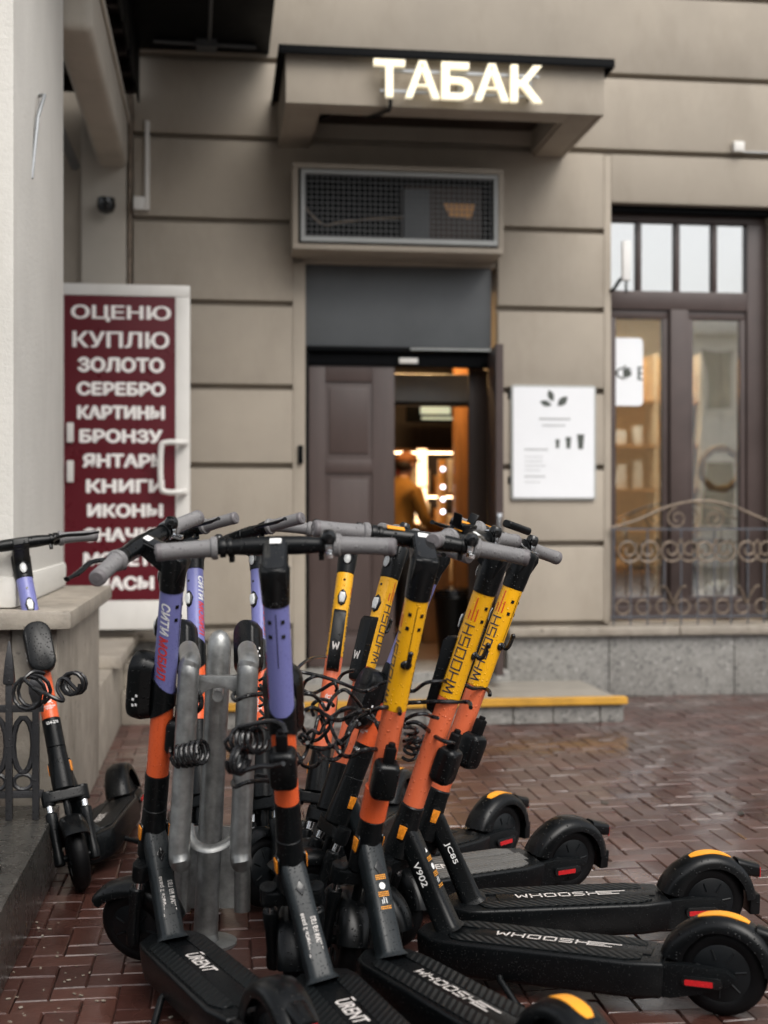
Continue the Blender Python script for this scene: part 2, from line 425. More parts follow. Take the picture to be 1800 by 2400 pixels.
def strokes(polys, w):
    """thin bars along polylines, as flat faces"""
    vs, fs = [], []
    for pl in polys:
        for (x0, y0), (x1, y1) in zip(pl[:-1], pl[1:]):
            d = math.hypot(x1-x0, y1-y0); ex, ey = (x1-x0)/d*w/2, (y1-y0)/d*w/2; nx, ny = -ey, ex
            b = len(vs)
            vs += [(x0-ex+nx, y0-ey+ny), (x0-ex-nx, y0-ey-ny), (x1+ex-nx, y1+ey-ny), (x1+ex+nx, y1+ey+ny)]
            fs.append((b, b+1, b+2, b+3))
    return vs, fs

def squareword(length, height, w, tail=0):
    """the squarish block lettering W H O O S H, optional speed lines after it"""
    L = {'W': [[(0, 1), (.12, 0), (.42, .75), (.72, 0), (.84, 1)]], 'H': [[(0, 0), (0, 1)], [(.8, 0), (.8, 1)], [(0, .5), (.8, .5)]],
         'O': [[(0, 0), (.8, 0), (.8, 1), (0, 1), (0, 0)]], 'S': [[(0, 0), (.8, 0), (.8, .5), (0, .5), (0, 1), (.8, 1)]]}
    x = 0; out = []
    step = 1.14
    for ch in 'WHOOSH':
        out += [[((x + a), b) for a, b in pl] for pl in L[ch]]; x += step
    tot = x - .34
    pl = [[(a/tot*length, (b-.5)*height) for a, b in q] for q in out]
    if tail:
        for k, (q0, q1) in enumerate(((.03, .45), (.03, .30), (.03, .62))): pl.append([(length + q0*tail, (k*.42-.42)*height), (length + q1*tail, (k*.42-.42)*height)])
    return strokes(pl, w)

# ------------------------------------------------------------------ the building's own frame: u along the front, y into it, z up
TH = R(7.2)
FM = Matrix.Translation((.094, 8.8, 0)) @ Matrix.Rotation(TH, 4, 'Z')
def fthing(name, label, cat, base, group=None):
    o = thing(name, label, cat, FM @ Matrix.Translation(base), group)
    o['_b'] = list(base); return o
def fpart(name, mb, mats, root, bevel=0, parent=None, angle=38, smooth=True, seg=2):
    me = mb.mesh(name, mats, bevel, seg, angle, smooth)
    if parent is None: return part(name, me, root, Matrix.Translation(-Vector(root['_b'])))
    return part(name, me, parent)

FACE = Matrix(((1, 0, 0, 0), (0, 0, -1, 0), (0, 1, 0, 0), (0, 0, 0, 1)))        # print plane: x along the front, y up, towards the street
def on_front(u, y, z): return Matrix.Translation((u, y, z)) @ FACE

# ------------------------------------------------------------------ ground
g = MB(); g.box(-150, 150, -150, 150, -.4, -.05)
tag(put(bpy.data.objects.new('ground', g.mesh('ground', 'soil'))), kind='structure')
g = MB(); g.box(-6, 9, -12.6, .05, -.045, -.012)
paving = tag(put(bpy.data.objects.new('paving', g.mesh('paving', 'joint')), None, FM), kind='structure')
far = MB()
def brick_data(seed, wid=.0828, ln=.1678, h=.03):
    rr = random.Random(seed); m = MB(); c = .004
    j = lambda: rr.uniform(-.0012, .0012)
    x, y = ln/2, wid/2
    rings = [[(-x, -y, -h), (x, -y, -h), (x, y, -h), (-x, y, -h)], [(-x+j(), -y+j(), -c), (x+j(), -y+j(), -c), (x+j(), y+j(), -c), (-x+j(), y+j(), -c)],
             [(-x+c, -y+c, j()), (x-c, -y+c, j()), (x-c, y-c, j()), (-x+c, y-c, j())]]
    return m.loft(rings)
bricks = [brick_data(i) for i in range(5)]
brick_me = [b.mesh('brick', 'brick', angle=20) for b in bricks]
def in_view(w):
    if w.y < 2.2: return None
    px = 829.5 + 2850*w.x/w.y; py = 1120 - 2850*(w.z - 1.2)/w.y
    return (px, py)
near = []; rest = []
BU = .085
for i in range(-70, 106):
    for j in range(-148, 1):
        k = (i - j) % 4
        if k == 0: c, rot = Vector((i*BU + BU, j*BU + BU/2, 0)), 0
        elif k == 3: c, rot = Vector((i*BU + BU/2, j*BU + BU, 0)), R(90)
        else: continue
        if c.y > -.02 or c.y < -11: continue
        w = FM @ c; q = in_view(w)
        if q is None:
            if abs(w.x) < 3.5 and w.y > 0: rest.append((c, rot))
            continue
        if -260 < q[0] < 1950 and q[1] < 2600:
            hidden = not (-20 < q[0] < 1680 and q[1] < 2230) or (150 < q[0] < 1480 and q[1] > 1960) or (330 < q[0] < 960)
            (rest if hidden else near).append((c, rot) if hidden else (w.y, c, rot))
near.sort(key=lambda a: a[0])
for n_, (d, c, rot) in enumerate(near):
    T = Matrix.Translation(c + Vector((0, 0, random.uniform(-.0025, .0022)))) @ Matrix.Rotation(rot, 4, 'Z') @ Euler((random.gauss(0, .006), random.gauss(0, .006), random.gauss(0, .008))).to_matrix().to_4x4()
    if n_ < 300: part('brick', random.choice(brick_me), paving, T)
    else: rest.append((c, rot))
for c, rot in rest:
    T = Matrix.Translation(c + Vector((0, 0, random.uniform(-.0025, .0022)))) @ Matrix.Rotation(rot, 4, 'Z') @ Euler((random.gauss(0, .006), random.gauss(0, .006), random.gauss(0, .008))).to_matrix().to_4x4()
    b = random.choice(bricks); far.add(b.v, b.f, T)
o = part('brick_field', far.mesh('brick_field', 'brick', angle=20), paving); o['kind'] = 'stuff'
lit = MB()
for k in range(150):
    u_ = -1.73 + abs(random.gauss(0, .25)) if k < 95 else random.uniform(-1.6, 2.6); v_ = random.uniform(-6.4, -4.6) if k < 95 else random.uniform(-5.5, -1.4)
    a_ = random.uniform(0, 6.28); l_ = random.uniform(.002, .006); w_ = l_*random.uniform(.3, .8)
    lit.box(-l_, l_, -w_, w_, .0, random.uniform(.001, .003), Matrix.Translation((u_, v_, .002)) @ Matrix.Rotation(a_, 4, 'Z'))
o = part('litter', lit.mesh('litter', 'litter'), paving); o['kind'] = 'stuff'
# fallen wet leaves lying on the bricks
spots = [(.93, 5.55), (.62, 5.05), (1.25, 4.6), (1.0, 4.25), (.86, 4.15), (.30, 5.9), (1.45, 5.35), (-.82, 3.05), (-.80, 2.95), (-.98, 2.78), (-.86, 2.72), (1.18, 4.42)]
for k, (x, y) in enumerate(spots):
    m = MB(); a = random.uniform(0, 6.28); s_ = random.uniform(.018, .034)
    ring = [(math.cos(t/10*6.283)*s_*(1 + .25*math.sin(3*t)), math.sin(t/10*6.283)*s_*.45, .002 + .002*math.cos(t)) for t in range(10)]
    m.loft([[(q[0], q[1], q[2]) for q in ring], [(q[0], q[1], q[2] + .0012) for q in ring]])
    nm = ['farthest dark wet leaf lying on the bricks below the step', 'dark leaf on open bricks right of the black rear fender', 'larger dark leaf on the bricks at centre right', 'small dark leaf just above the yellow marked fender on the right', 'small dark leaf beside the two stems deck end',
          'brownish leaf close to the landing step', 'leaf on the wet sheen below the menu board', 'dark leaf on shaded bricks beside the granite ledge', 'second dark leaf on shaded bricks by the granite ledge', 'leaf nearest the bottom left corner of the picture', 'flat leaf on bricks near the ledge bottom', 'narrow dark leaf beside the larger leaf at centre right'][k]
    tag(put(bpy.data.objects.new('fallen_leaf', m.mesh('fallen_leaf', 'leaf')), None, Matrix.Translation((x, y, .001)) @ Matrix.Rotation(a, 4, 'Z')), nm, 'leaf', 'wet leaves on the paving')

# ------------------------------------------------------------------ the building with the shop door
bld = fthing('building', 'beige stucco building with banded front, shop door and brown framed window', 'building', (0, 0, 0))
def wbox(name, u0, u1, y0, y1, z0, z1, mt, bevel=0, parent=None, root=None):
    m = MB(); m.box(u0, u1, y0, y1, z0, z1)
    return fpart(name, m, mt, root or bld, bevel, parent)
for a in ((-4.2, -.705, 0, 6.2), (-.705, .665, 2.885, 6.2), (.665, 1.45, 0, 6.2), (1.45, 2.62, 3.343, 6.2), (1.45, 2.62, 0, .485), (2.62, 6.5, 0, 6.2)):
    wbox('wall', a[0], a[1], 0, .42, a[2], a[3], 'wall')
GR = [.492, 1.03, 1.545, 2.06, 2.608, 3.142, 3.685, 4.2, 4.76, 5.3]
for z0, z1 in zip(GR[:-1], GR[1:]):
    lo, hi = z0 + .019, z1 - .019
    if hi < 2.7: segs = [(-1.735, -.706, lo, hi), (.668, 1.398, lo, hi)]
    elif hi < 3.2: segs = [(-1.735, -.706, lo, hi), (.668, 1.398, lo, hi)]
    elif hi < 3.7: segs = [(-1.735, 1.398, lo, hi), (1.45, 6.4, 3.343, hi)]
    else: segs = [(-1.735, 6.4, lo, hi)]
    for s in segs: wbox('stucco_course', s[0], s[1], -.055, .004, s[2], s[3], 'wall', .006)
wbox('door_margin', -.705, -.622, -.053, .004, .2, 2.88, 'wall', .004)
wbox('window_margin', 1.4, 1.449, -.053, .004, .492, 3.66, 'wall', .004)
wbox('corner_pilaster', -2.065, -1.78, -.06, .004, .5, 5.3, 'wall_pale', .012)
# plinth of granite slabs with a ledge on top
for u0, u1 in ((-1.735, -1.25), (-1.25, -.72), (.72, 1.42), (1.42, 2.3), (2.3, 3.2), (3.2, 4.3), (4.3, 5.4)):
    wbox('plinth_slab', u0 + .003, u1 - .003, -.10, .003, 0, .41, 'granite', .004)
for u0, u1 in ((-1.735, -.72), (.72, 1.9), (1.9, 3.1), (3.1, 5.4)):
    wbox('plinth_ledge', u0 + .002, u1 - .002, -.15, .003, .412, .474, 'ledge', .012)

# doorway
wbox('lintel_panel', -.693, .636, .01, .05, 2.345, 2.883, 'lintel', .003)
wbox('lintel_edge', -.70, .66, -.015, .06, 2.31, 2.343, 'black_sheet', .003)
wbox('threshold', -.70, .70, -.28, .42, .0, .205, 'granite', .008)
wbox('door_jamb', -.622, -.598, .0, .11, .205, 2.308, 'black_sheet', .002)
wbox('door_head', -.598, .648, .03, .11, 2.22, 2.308, 'black_sheet', .002)
wbox('door_jamb', .648, .664, .0, .11, .205, 2.308, 'black_sheet', .002)
def leaf(name, width, root, T, lab=None):
    """panelled door leaf, x from hinge to free edge, outside face at y=0"""
    m = MB(); m.box(0, width, .012, .05, 0, 2.085)
    # stiles and rails proud of the two recessed panels
    for b in ((0, .11, 0, 2.085), (width - .15, width, 0, 2.085), (.11, width - .15, 1.9, 2.085), (.11, width - .15, 1.29, 1.38), (.11, width - .15, 0, .2)):
        m.box(b[0], b[1], 0, .012, b[2], b[3])
    o = part(name, m.mesh(name, 'door', .003), root, T)
    for z0, z1 in ((1.40, 1.88), (.22, 1.27)):
        q = MB(); q.box(.135, width - .175, .003, .02, z0 + .02, z1 - .02); part('door_panel', q.mesh('door_panel', 'door', .008), o)
    return o
leaf('door_leaf', .575, bld, Matrix.Translation((-.593, .045, .212)))
ol = leaf('open_door_leaf', .575, bld, Matrix.Translation((.660, -.012, .212)) @ Matrix.Rotation(R(-97), 4, 'Z') @ Matrix.Scale(-1, 4, (0, 1, 0)))
m = MB(); m.box(.555, .585, .004, .046, 0.0, 2.085); part('door_edge', m.mesh('door_edge', 'winframe'), ol)
m = MB(); m.cyl((.52, .05, .92), (.52, .085, .92), .012, n=12); m.tube([(.52, .085, .92), (.50, .088, .92), (.43, .088, .92)], .009, 8); part('door_handle', m.mesh('door_handle', 'chrome'), ol)
m = MB(); m.box(.575, .60, .012, .04, .85, 1.02); part('lock_plate', m.mesh('lock_plate', 'chrome', .003), ol)
wbox('closer_arm', .08, .62, -.035, -.018, 2.322, 2.336, 'steel_grey')
wbox('inner_door', .515, .646, .18, .22, .206, 2.218, 'darkwood', .004)
wbox('door_bell', -.672, -.638, -.078, -.0535, 1.56, 1.68, 'black_sheet', .005)

# landing and steps before the door
st = tag(put(bpy.data.objects.new('landing_step', (lambda q: (q.box(-1.17, 1.165, -1.185, -.102, 0, .105), q)[1])(MB()).mesh('landing_step', 'concrete', .004)), None, FM), kind='structure')
for u0, u1 in ((-1.17, -.35), (-.35, .45), (.45, 1.17)):
    m = MB(); m.box(u0 + .002, u1 - .002, -1.205, -.285, .106, .137); part('landing_slab', m.mesh('landing_slab', 'concrete', .004), st)
e = -1.17
for w_ in (.31, .22, .36, .27, .19, .33, .24, .28, .14):
    m = MB(); m.box(e + .004, min(1.172, e + w_) - .004, -1.2, -1.186, .002, .104); part('step_stone', m.mesh('step_stone', 'granite', .004), st); e += w_
m = MB(); m.box(1.166, 1.18, -1.184, -.104, .002, .104); part('step_stone', m.mesh('step_stone', 'granite', .004), st)
for u0, u1 in ((-1.19, -.02), (-.015, 1.19)):
    m = MB(); m.box(u0, u1, -1.235, -1.16, .138, .152); m.box(u0, u1, -1.235, -1.207, .112, .138); part('yellow_edge', m.mesh('yellow_edge', 'yellow_paint', .003), st)

# window: frame, transom lights, casements
wn_ = MB()
for b in ((1.452, 2.60, .50, .60), (1.452, 2.60, 3.255, 3.34), (1.452, 1.492, .60, 3.255), (2.475, 2.615, .60, 3.255), (1.492, 2.475, 2.645, 2.775)):
    wn_.box(b[0], b[1], .10, .20, b[2], b[3])
win = fpart('window', wn_, 'winframe', bld, .006)
m = MB(); m.box(1.915, 2.045, .085, .21, .60, 2.645); fpart('mullion', m, 'winframe', bld, .008, win)
for u in (1.70, 1.975, 2.245):
    m = MB(); m.box(u - .017, u + .017, .11, .19, 2.776, 3.254); fpart('glazing_bar', m, 'winframe', bld, .006, win)
for u0, u1 in ((1.492, 1.915), (2.045, 2.475)):
    m = MB()
    for b in ((u0, u1, .60, .66), (u0, u1, 2.585, 2.645), (u0, u0 + .045, .66, 2.585), (u1 - .045, u1, .66, 2.585)): m.box(b[0] + .001, b[1] - .001, .118, .178, b[2], b[3])
    fpart('casement', m, 'winframe', bld, .006, win)
    m = MB(); m.box(u0 + .045, u1 - .045, .145, .151, .66, 2.585); fpart('pane', m, 'glass', bld, 0, win)
for u0, u1 in ((1.492, 1.683), (1.717, 1.958), (1.992, 2.228), (2.262, 2.475)):
    m = MB(); m.box(u0, u1, .145, .151, 2.776, 3.254); fpart('pane', m, 'glass_top', bld, 0, win)
wbox('window_lining', 1.4505, 1.452, .0, .4, .49, 3.34, 'wall', 0)
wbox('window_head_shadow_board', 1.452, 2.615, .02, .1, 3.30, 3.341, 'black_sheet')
# rooms behind door and window
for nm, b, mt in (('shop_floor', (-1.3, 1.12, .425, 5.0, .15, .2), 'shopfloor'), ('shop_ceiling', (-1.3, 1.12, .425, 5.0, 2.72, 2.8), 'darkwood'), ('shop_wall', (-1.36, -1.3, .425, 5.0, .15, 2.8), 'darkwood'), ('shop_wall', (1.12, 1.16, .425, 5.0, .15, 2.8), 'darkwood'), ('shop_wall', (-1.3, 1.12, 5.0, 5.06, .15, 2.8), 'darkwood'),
                  ('cafe_floor', (1.17, 4.2, .425, 3.4, .38, .45), 'shopfloor'), ('cafe_ceiling', (1.17, 4.2, .425, 3.4, 3.4, 3.45), 'cloth'), ('cafe_wall', (1.165, 1.2, .425, 3.4, .45, 3.4), 'house_grey'), ('cafe_wall', (4.2, 4.24, .425, 3.4, .45, 3.4), 'house_grey'), ('cafe_wall', (1.2, 4.2, 3.4, 3.46, .45, 3.4), 'house_grey')):
    wbox(nm, *b, mt)
m = MB(); m.box(1.47, 2.6, .30, .305, 2.74, 3.34); fpart('roller_blind', m, 'cloth', bld)

# cafe sign inside the left casement, straw ring, counter goods seen through the glass
cs = fthing('coffee_sign', 'white board with dark coffee lettering hung in the left window pane', 'sign', (1.50, .22, 1.98))
m = MB(); m.prism(rrect(.52, .47, .03), 0, .02, Matrix.Translation((1.47, .142, 2.215)) @ FACE); fpart('board', m, 'board_glow', cs)
vs, fs = text2d('КОФЕ', .012)
m = flat_text('КОФЕ', .50, .105, Matrix.Translation((1.525, .1205, 2.205)) @ FACE, .003)
bmt = m.mesh('lettering', 'print_dark'); bm = bmesh.new(); bm.from_mesh(bmt)
bmesh.ops.bisect_plane(bm, geom=bm.verts[:] + bm.edges[:] + bm.faces[:], plane_co=(1.728, 0, 0), plane_no=(1, 0, 0), clear_outer=True); bm.to_mesh(bmt); bm.free()
part('lettering', bmt, cs, Matrix.Translation(-Vector(cs['_b'])))
wr = fthing('straw_ring', 'round straw wreath hanging in the right window pane', 'wreath', (2.36, .30, 1.38))
m = MB(); m.tube([(2.36 + .145*math.cos(t/28*6.283), .30 + .012*math.sin(t*1.7), 1.555 + .145*math.sin(t/28*6.283)) for t in range(28)], [.026 + .005*math.sin(t*2.1) for t in range(28)], 8, closed=True); fpart('ring', m, 'wreath', wr)
m = MB(); m.tube([(2.36, .30, 1.70), (2.36, .30, 2.62)], .002, 5); fpart('string', m, 'cable', wr)
for (u, y, w, d, h, lab, mt) in ((1.62, .62, .34, .5, .62, 'dark cafe table behind the left window pane', 'darkwood'), (2.3, .7, .4, .5, .60, 'dark cafe table behind the right window pane', 'darkwood')):
    t = fthing('cafe_table', lab, 'table', (u, y, .45), 'cafe tables')
    m = MB(); m.box(u - w/2, u + w/2, y - d/2, y + d/2, .45 + h - .03, .45 + h); fpart('table_top', m, mt, t, .004)
    m = MB(); m.cyl((u, y, .45), (u, y, .45 + h - .03), .03); m.cyl((u, y, .45), (u, y, .47), .16); fpart('leg', m, 'blackiron', t)
c = fthing('napkin_pile', 'crumpled white cloth lying behind the right window pane', 'cloth', (2.36, .35, .60))
m = MB(); m.ball((2.36, .34, .66), .11, 12, 7, (1.1, .7, .9)); m.ball((2.27, .36, .635), .07, 10, 6, (1.2, .8, .9)); fpart('folds', m, 'cloth', c)
for k, (u, z, h, mt, lab) in enumerate(((1.60, 1.07, .15, 'cream', 'pale bottle on the table behind the left pane'), (1.67, 1.07, .11, 'goods_amber', 'amber jar on the table behind the left pane'), (1.73, 1.07, .13, 'cloth', 'white cup on the table behind the left pane'))):
    b = fthing('bottle' if k == 0 else 'jar' if k == 1 else 'cup', lab, 'tableware', (u, .55, z))
    m = MB(); m.lathe([(.02, 0), (.028, .01), (.028, h*.6), (.014, h*.8), (.014, h)], 14, Matrix.Translation((u, .55, z))); fpart('body', m, mt, b)
cw_ = fthing('cafe_shelf', 'pale wooden wall shelf of cups and boxes deep behind the window', 'shelf', (2.1, 1.9, .45))
m = MB(); m.box(1.6, 2.75, 1.95, 1.98, .45, 2.55); fpart('back_board', m, 'ochre_wall', cw_)
for z in (.75, 1.08, 1.42, 1.78, 2.14): m = MB(); m.box(1.6, 2.75, 1.72, 1.95, z, z + .025); fpart('board', m, 'wood', cw_)
for u in (1.6, 1.98, 2.36, 2.73): m = MB(); m.box(u, u + .025, 1.72, 1.95, .45, 2.55); fpart('upright', m, 'cream', cw_)
q_ = 0
for z, zn in ((.775, 'lowest'), (1.105, 'second'), (1.445, 'middle'), (1.805, 'top')):
    for u in (1.70, 1.84, 2.08, 2.24, 2.46, 2.62):
        mt = ('cloth', 'goods_amber', 'cream', 'house_grey', 'darkwood')[(q_*3 + q_//4) % 5]; h = .12 + .04*((q_*5) % 4); w = .035 + .012*((q_*7) % 3)
        g_ = fthing('shelf_box', f'{dict(cloth="white", goods_amber="amber", cream="cream", house_grey="grey", darkwood="dark")[mt]} box on the {zn} cafe shelf board, number {"one two three four five six".split()[q_ % 6]} from the left', 'box', (u, 1.85, z), 'boxes on the cafe shelf')
        m = MB(); m.box(u - w, u + w, 1.78, 1.88, z, z + h); fpart('carton', m, mt, g_, .004); q_ += 1
cp_ = fthing('cafe_fill_panel', 'unseen glowing panel added under the cafe ceiling to brighten the room', 'lamp', (2.0, 1.1, 3.36))
m = MB(); m.box(1.5, 2.7, .9, 1.4, 3.36, 3.40); fpart('fill_face', m, 'fill_panel', cp_, .006)  # glowing panel added out of sight to brighten the cafe interior
cl = fthing('cafe_lamp', 'warm lamp glowing deep inside the cafe behind the window', 'lamp', (1.72, 1.3, 2.30))
m = MB(); m.lathe([(.05, 0), (.14, .05), (.12, .18), (.03, .24)], 18, Matrix.Translation((1.72, 1.3, 2.30))); fpart('shade', m, 'lantern', cl)
m = MB(); m.cyl((1.72, 1.3, 2.54), (1.72, 1.3, 3.36), .006, n=6); fpart('cord', m, 'cable', cl)

# wrought iron grille before the window
gr = fthing('window_grille', 'scrolled wrought iron grille before the lower part of the brown window', 'grille', (2.03, -.09, .478))
def spiral(cx, cz, r0, turns, a0, sgn=1, n=40, r1=.018):
    return [(cx + (r0 + (r1 - r0)*t/n)*math.cos(a0 + sgn*turns*6.283*t/n), -.09, cz + (r0 + (r1 - r0)*t/n)*math.sin(a0 + sgn*turns*6.283*t/n)) for t in range(n + 1)]
for z in (.535, 1.128): m = MB(); m.box(1.43, 2.66, -.097, -.083, z - .006, z + .006); fpart('rail', m, 'iron_blue', gr)
for k in range(11):
    u = 1.455 + k*.118; m = MB(); m.box(u - .0045, u + .0045, -.0945, -.0855, .478, .93 if k % 2 else 1.12); fpart('bar', m, 'iron_blue', gr)
for cx, a0, sg in ((1.56, .5, -1), (1.70, 2.6, 1), (1.855, .9, -1), (1.99, 2.2, 1), (2.10, .9, -1), (2.24, 2.2, 1), (2.40, .8, -1), (2.53, 2.4, 1)):
    m = MB(); m.tube(spiral(cx, .985, .095, 1.7, a0, sg), .0075, 7); fpart('scroll', m, 'iron_brown', gr)
for cx in (1.52, 1.66, 1.80, 1.94, 2.08, 2.22, 2.36, 2.50):
    m = MB(); m.tube([(cx + .048*math.cos(t/16*6.283), -.09, .60 + .048*math.sin(t/16*6.283)) for t in range(16)], .0055, 6, closed=True); fpart('ring', m, 'iron_brown', gr)
for cx in (1.87, 2.39):
    for sg in (-1, 1):
        m = MB(); m.tube(smooth_path([(cx, -.095, .62), (cx + sg*.03, -.10, .69), (cx + sg*.06, -.105, .735), (cx + sg*.085, -.105, .74)]), .013, 7, flat=.5); fpart('leaf', m, 'iron_brown', gr)
m = MB(); m.tube(smooth_path([(1.43, -.09, 1.135), (1.62, -.09, 1.19), (1.82, -.09, 1.275), (2.03, -.09, 1.318), (2.24, -.09, 1.30), (2.45, -.09, 1.22), (2.66, -.09, 1.135)]), .008, 8); fpart('arch', m, 'iron_brown', gr)
for cx, sg in ((1.90, 1), (2.16, -1)):
    m = MB(); m.tube(spiral(cx, 1.20, .075, 1.5, 1.6, sg), .006, 7); fpart('scroll', m, 'iron_brown', gr)

# outdoor lamp/antenna at the window edge
an = fthing('wall_antenna', 'slim white antenna box with cable at the left edge of the window', 'antenna', (1.44, -.03, 2.74))
m = MB(); m.box(1.505, 1.565, -.13, -.09, 2.80, 3.07); fpart('housing', m, 'cloth', an, .012)
m = MB(); m.tube(smooth_path([(1.44, -.032, 2.74), (1.46, -.08, 2.75), (1.49, -.10, 2.80), (1.525, -.105, 2.83)]), .012, 8); m.cyl((1.535, -.11, 2.72), (1.535, -.11, 2.80), .008, n=8); fpart('bracket', m, 'black_sheet', an)
jb = fthing('junction_box', 'small white junction box on the groove above the window', 'box', (2.34, -.03, 3.70))
m = MB(); m.box(2.30, 2.375, -.10, -.0555, 3.705, 3.775); fpart('case', m, 'white_pvc', jb, .006)
m = MB(); m.tube([(2.375, -.065, 3.71), (2.7, -.065, 3.712), (3.4, -.065, 3.715)], .006, 6); fpart('conduit', m, 'rail_metal', jb)
jb = fthing('corner_conduit', 'pale vertical conduit with small white box on the shaded wall left of the door', 'conduit', (-1.66, -.03, 3.2))
m = MB(); m.box(-1.66, -1.632, -.085, -.0555, 3.19, 3.77); fpart('channel', m, 'white_pvc', jb, .004)
m = MB(); m.box(-1.733, -1.662, -.10, -.0555, 3.19, 3.275); fpart('case', m, 'white_pvc', jb, .006)
dp = fthing('drain_pipe', 'thin rusty pipe running up the inner corner of the wall', 'pipe', (-1.755, -.03, .48))
m = MB(); m.tube(smooth_path([(-1.757, -.045, .48), (-1.755, -.05, 1.6), (-1.760, -.045, 2.7), (-1.752, -.05, 4.2)]), .014, 8); fpart('pipe', m, 'iron_brown', dp)

# canopy over the door
cn = fthing('canopy', 'beige box canopy with black metal roof edge above the shop door', 'canopy', (.16, -.03, 3.62))
m = MB(); m.box(-.80, 1.118, -1.0, -.97, 3.632, 3.93); m.box(-.80, -.77, -.97, .0, 3.632, 3.93); m.box(1.088, 1.118, -.97, .0, 3.632, 3.93); fpart('fascia', m, 'wall', cn, .003)
m = MB(); m.box(-.769, -.60, -.969, -.0, 3.634, 3.66); m.box(.915, 1.087, -.969, -.0, 3.634, 3.66); m.box(-.60, .915, -.969, -.80, 3.634, 3.66); m.box(-.60, -.58, -.80, 0, 3.655, 3.80); m.box(.895, .915, -.80, 0, 3.655, 3.80); m.box(-.58, .895, -.80, -.78, 3.655, 3.80); fpart('rim_beam', m, 'wall', cn, .003)
m = MB(); m.box(-.77, 1.088, -.97, 0, 3.80, 3.83); fpart('soffit', m, 'darkwood', cn)  # dark colour stands in for the deep shade under the canopy
m = MB(); m.box(-.845, 1.165, -1.06, .0, 3.932, 3.952); m.box(-.845, 1.165, -1.062, -1.05, 3.90, 3.934); m.box(-.846, -.835, -1.05, 0, 3.90, 3.934); m.box(1.155, 1.166, -1.05, 0, 3.90, 3.934); fpart('roof_sheet', m, 'black_sheet', cn, .002)

# lit letters
sg = fthing('lit_shop_sign', 'glowing white block letters of the tobacco shop on the canopy front', 'sign', (.21, -1.02, 3.62))
uu = -.295
for ch, w in (('Т', .185), ('А', .205), ('Б', .185), ('А', .205), ('К', .19)):
    m = solid_text(ch, w, .218, .035, Matrix.Translation((uu + w/2, -1.075, 3.765 - .0 + 0)) @ FACE, .024)
    fpart('letter', m, 'letter_glow', sg, parent=None, smooth=False)
    uu += w + .0115 if ch != 'Т' else w
for z in (3.705, 3.825): m = MB(); m.box(-.25, .70, -1.065, -1.05, z - .008, z + .008); fpart('rail', m, 'rail_metal', sg)
for u in (-.2, .22, .65): m = MB(); m.box(u - .008, u + .008, -1.05, -1.0, 3.70, 3.83); fpart('bracket', m, 'rail_metal', sg)
m = MB(); m.tube(smooth_path([(-.19, -1.06, 3.68), (-.19, -1.03, 3.61), (-.21, -.96, 3.615), (-.28, -.8, 3.63), (-.42, -.5, 3.76), (-.55, -.2, 3.78)]), .012, 7); fpart('power_cable', m, 'cable', sg)

# air conditioner in a caged box
ac = fthing('air_conditioner_box', 'beige metal box with wire mesh front over the shop door', 'air conditioner', (-.04, -.03, 2.91))
m = MB(); a = (-.722, .642, -.35, -.0, 2.912, 3.46); t_ = .035
m.box(a[0], a[1], a[2], a[3], a[4], a[4] + t_); m.box(a[0], a[1], a[2], a[3], a[5] - t_, a[5]); m.box(a[0], a[0] + t_, a[2], a[3], a[4] + t_, a[5] - t_); m.box(a[1] - t_, a[1], a[2], a[3], a[4] + t_, a[5] - t_); fpart('casing', m, 'wall', ac, .003)
m = MB(); f0, f1, g0, g1 = -.672, .60, 2.958, 3.415
for b in ((f0, f1, g0, g0 + .032), (f0, f1, g1 - .026, g1), (f0, f0 + .026, g0 + .032, g1 - .026), (f1 - .026, f1, g0 + .032, g1 - .026)): m.box(b[0], b[1], -.368, -.351, b[2], b[3])
fpart('mesh_frame', m, 'steel_grey', ac, .003)
m = MB()
k = f0 + .035
while k < f1 - .03: m.box(k - .0022, k + .0022, -.360, -.3576, g0 + .03, g1 - .025); k += .034
k = g0 + .045
while k < g1 - .03: m.box(f0 + .025, f1 - .025, -.3574, -.355, k - .0022, k + .0022); k += .034
o = fpart('wire_mesh', m, 'mesh_wire', ac, smooth=False); o['kind'] = 'stuff'
m = MB(); m.box(-.68, .60, -.075, -.06, 2.95, 3.42); m.box(-.684, -.68, -.35, -.06, 2.95, 3.42); m.box(.60, .604, -.35, -.06, 2.95, 3.42); m.box(-.68, .60, -.35, -.06, 2.948, 2.952); m.box(-.68, .60, -.35, -.06, 3.418, 3.422); fpart('shade_sheets', m, 'black_sheet', ac)  # black sheets put in for the shade inside the box
m = MB(); m.box(.0, .52, -.27, -.09, 2.975, 3.36); fpart('unit', m, 'darkwood', ac, .015)
m = MB(); m.box(.0, .17, -.276, -.27, 2.99, 3.33); fpart('service_panel', m, 'lintel', ac, .002)
m = MB(); m.prism([(-.1, .045), (.11, .045), (.08, -.05), (-.06, -.035)], 0, .004, Matrix.Translation((.36, -.27, 3.20)) @ FACE); fpart('label_plate', m, 'goods_amber', ac)
m = MB(); m.tube(smooth_path([(-.66, -.28, 3.22), (-.60, -.3, 3.14), (-.52, -.3, 3.08), (-.40, -.3, 3.10), (-.2, -.28, 3.13), (.0, -.25, 3.15)]), .008, 6); fpart('pipe', m, 'iron_brown', ac)

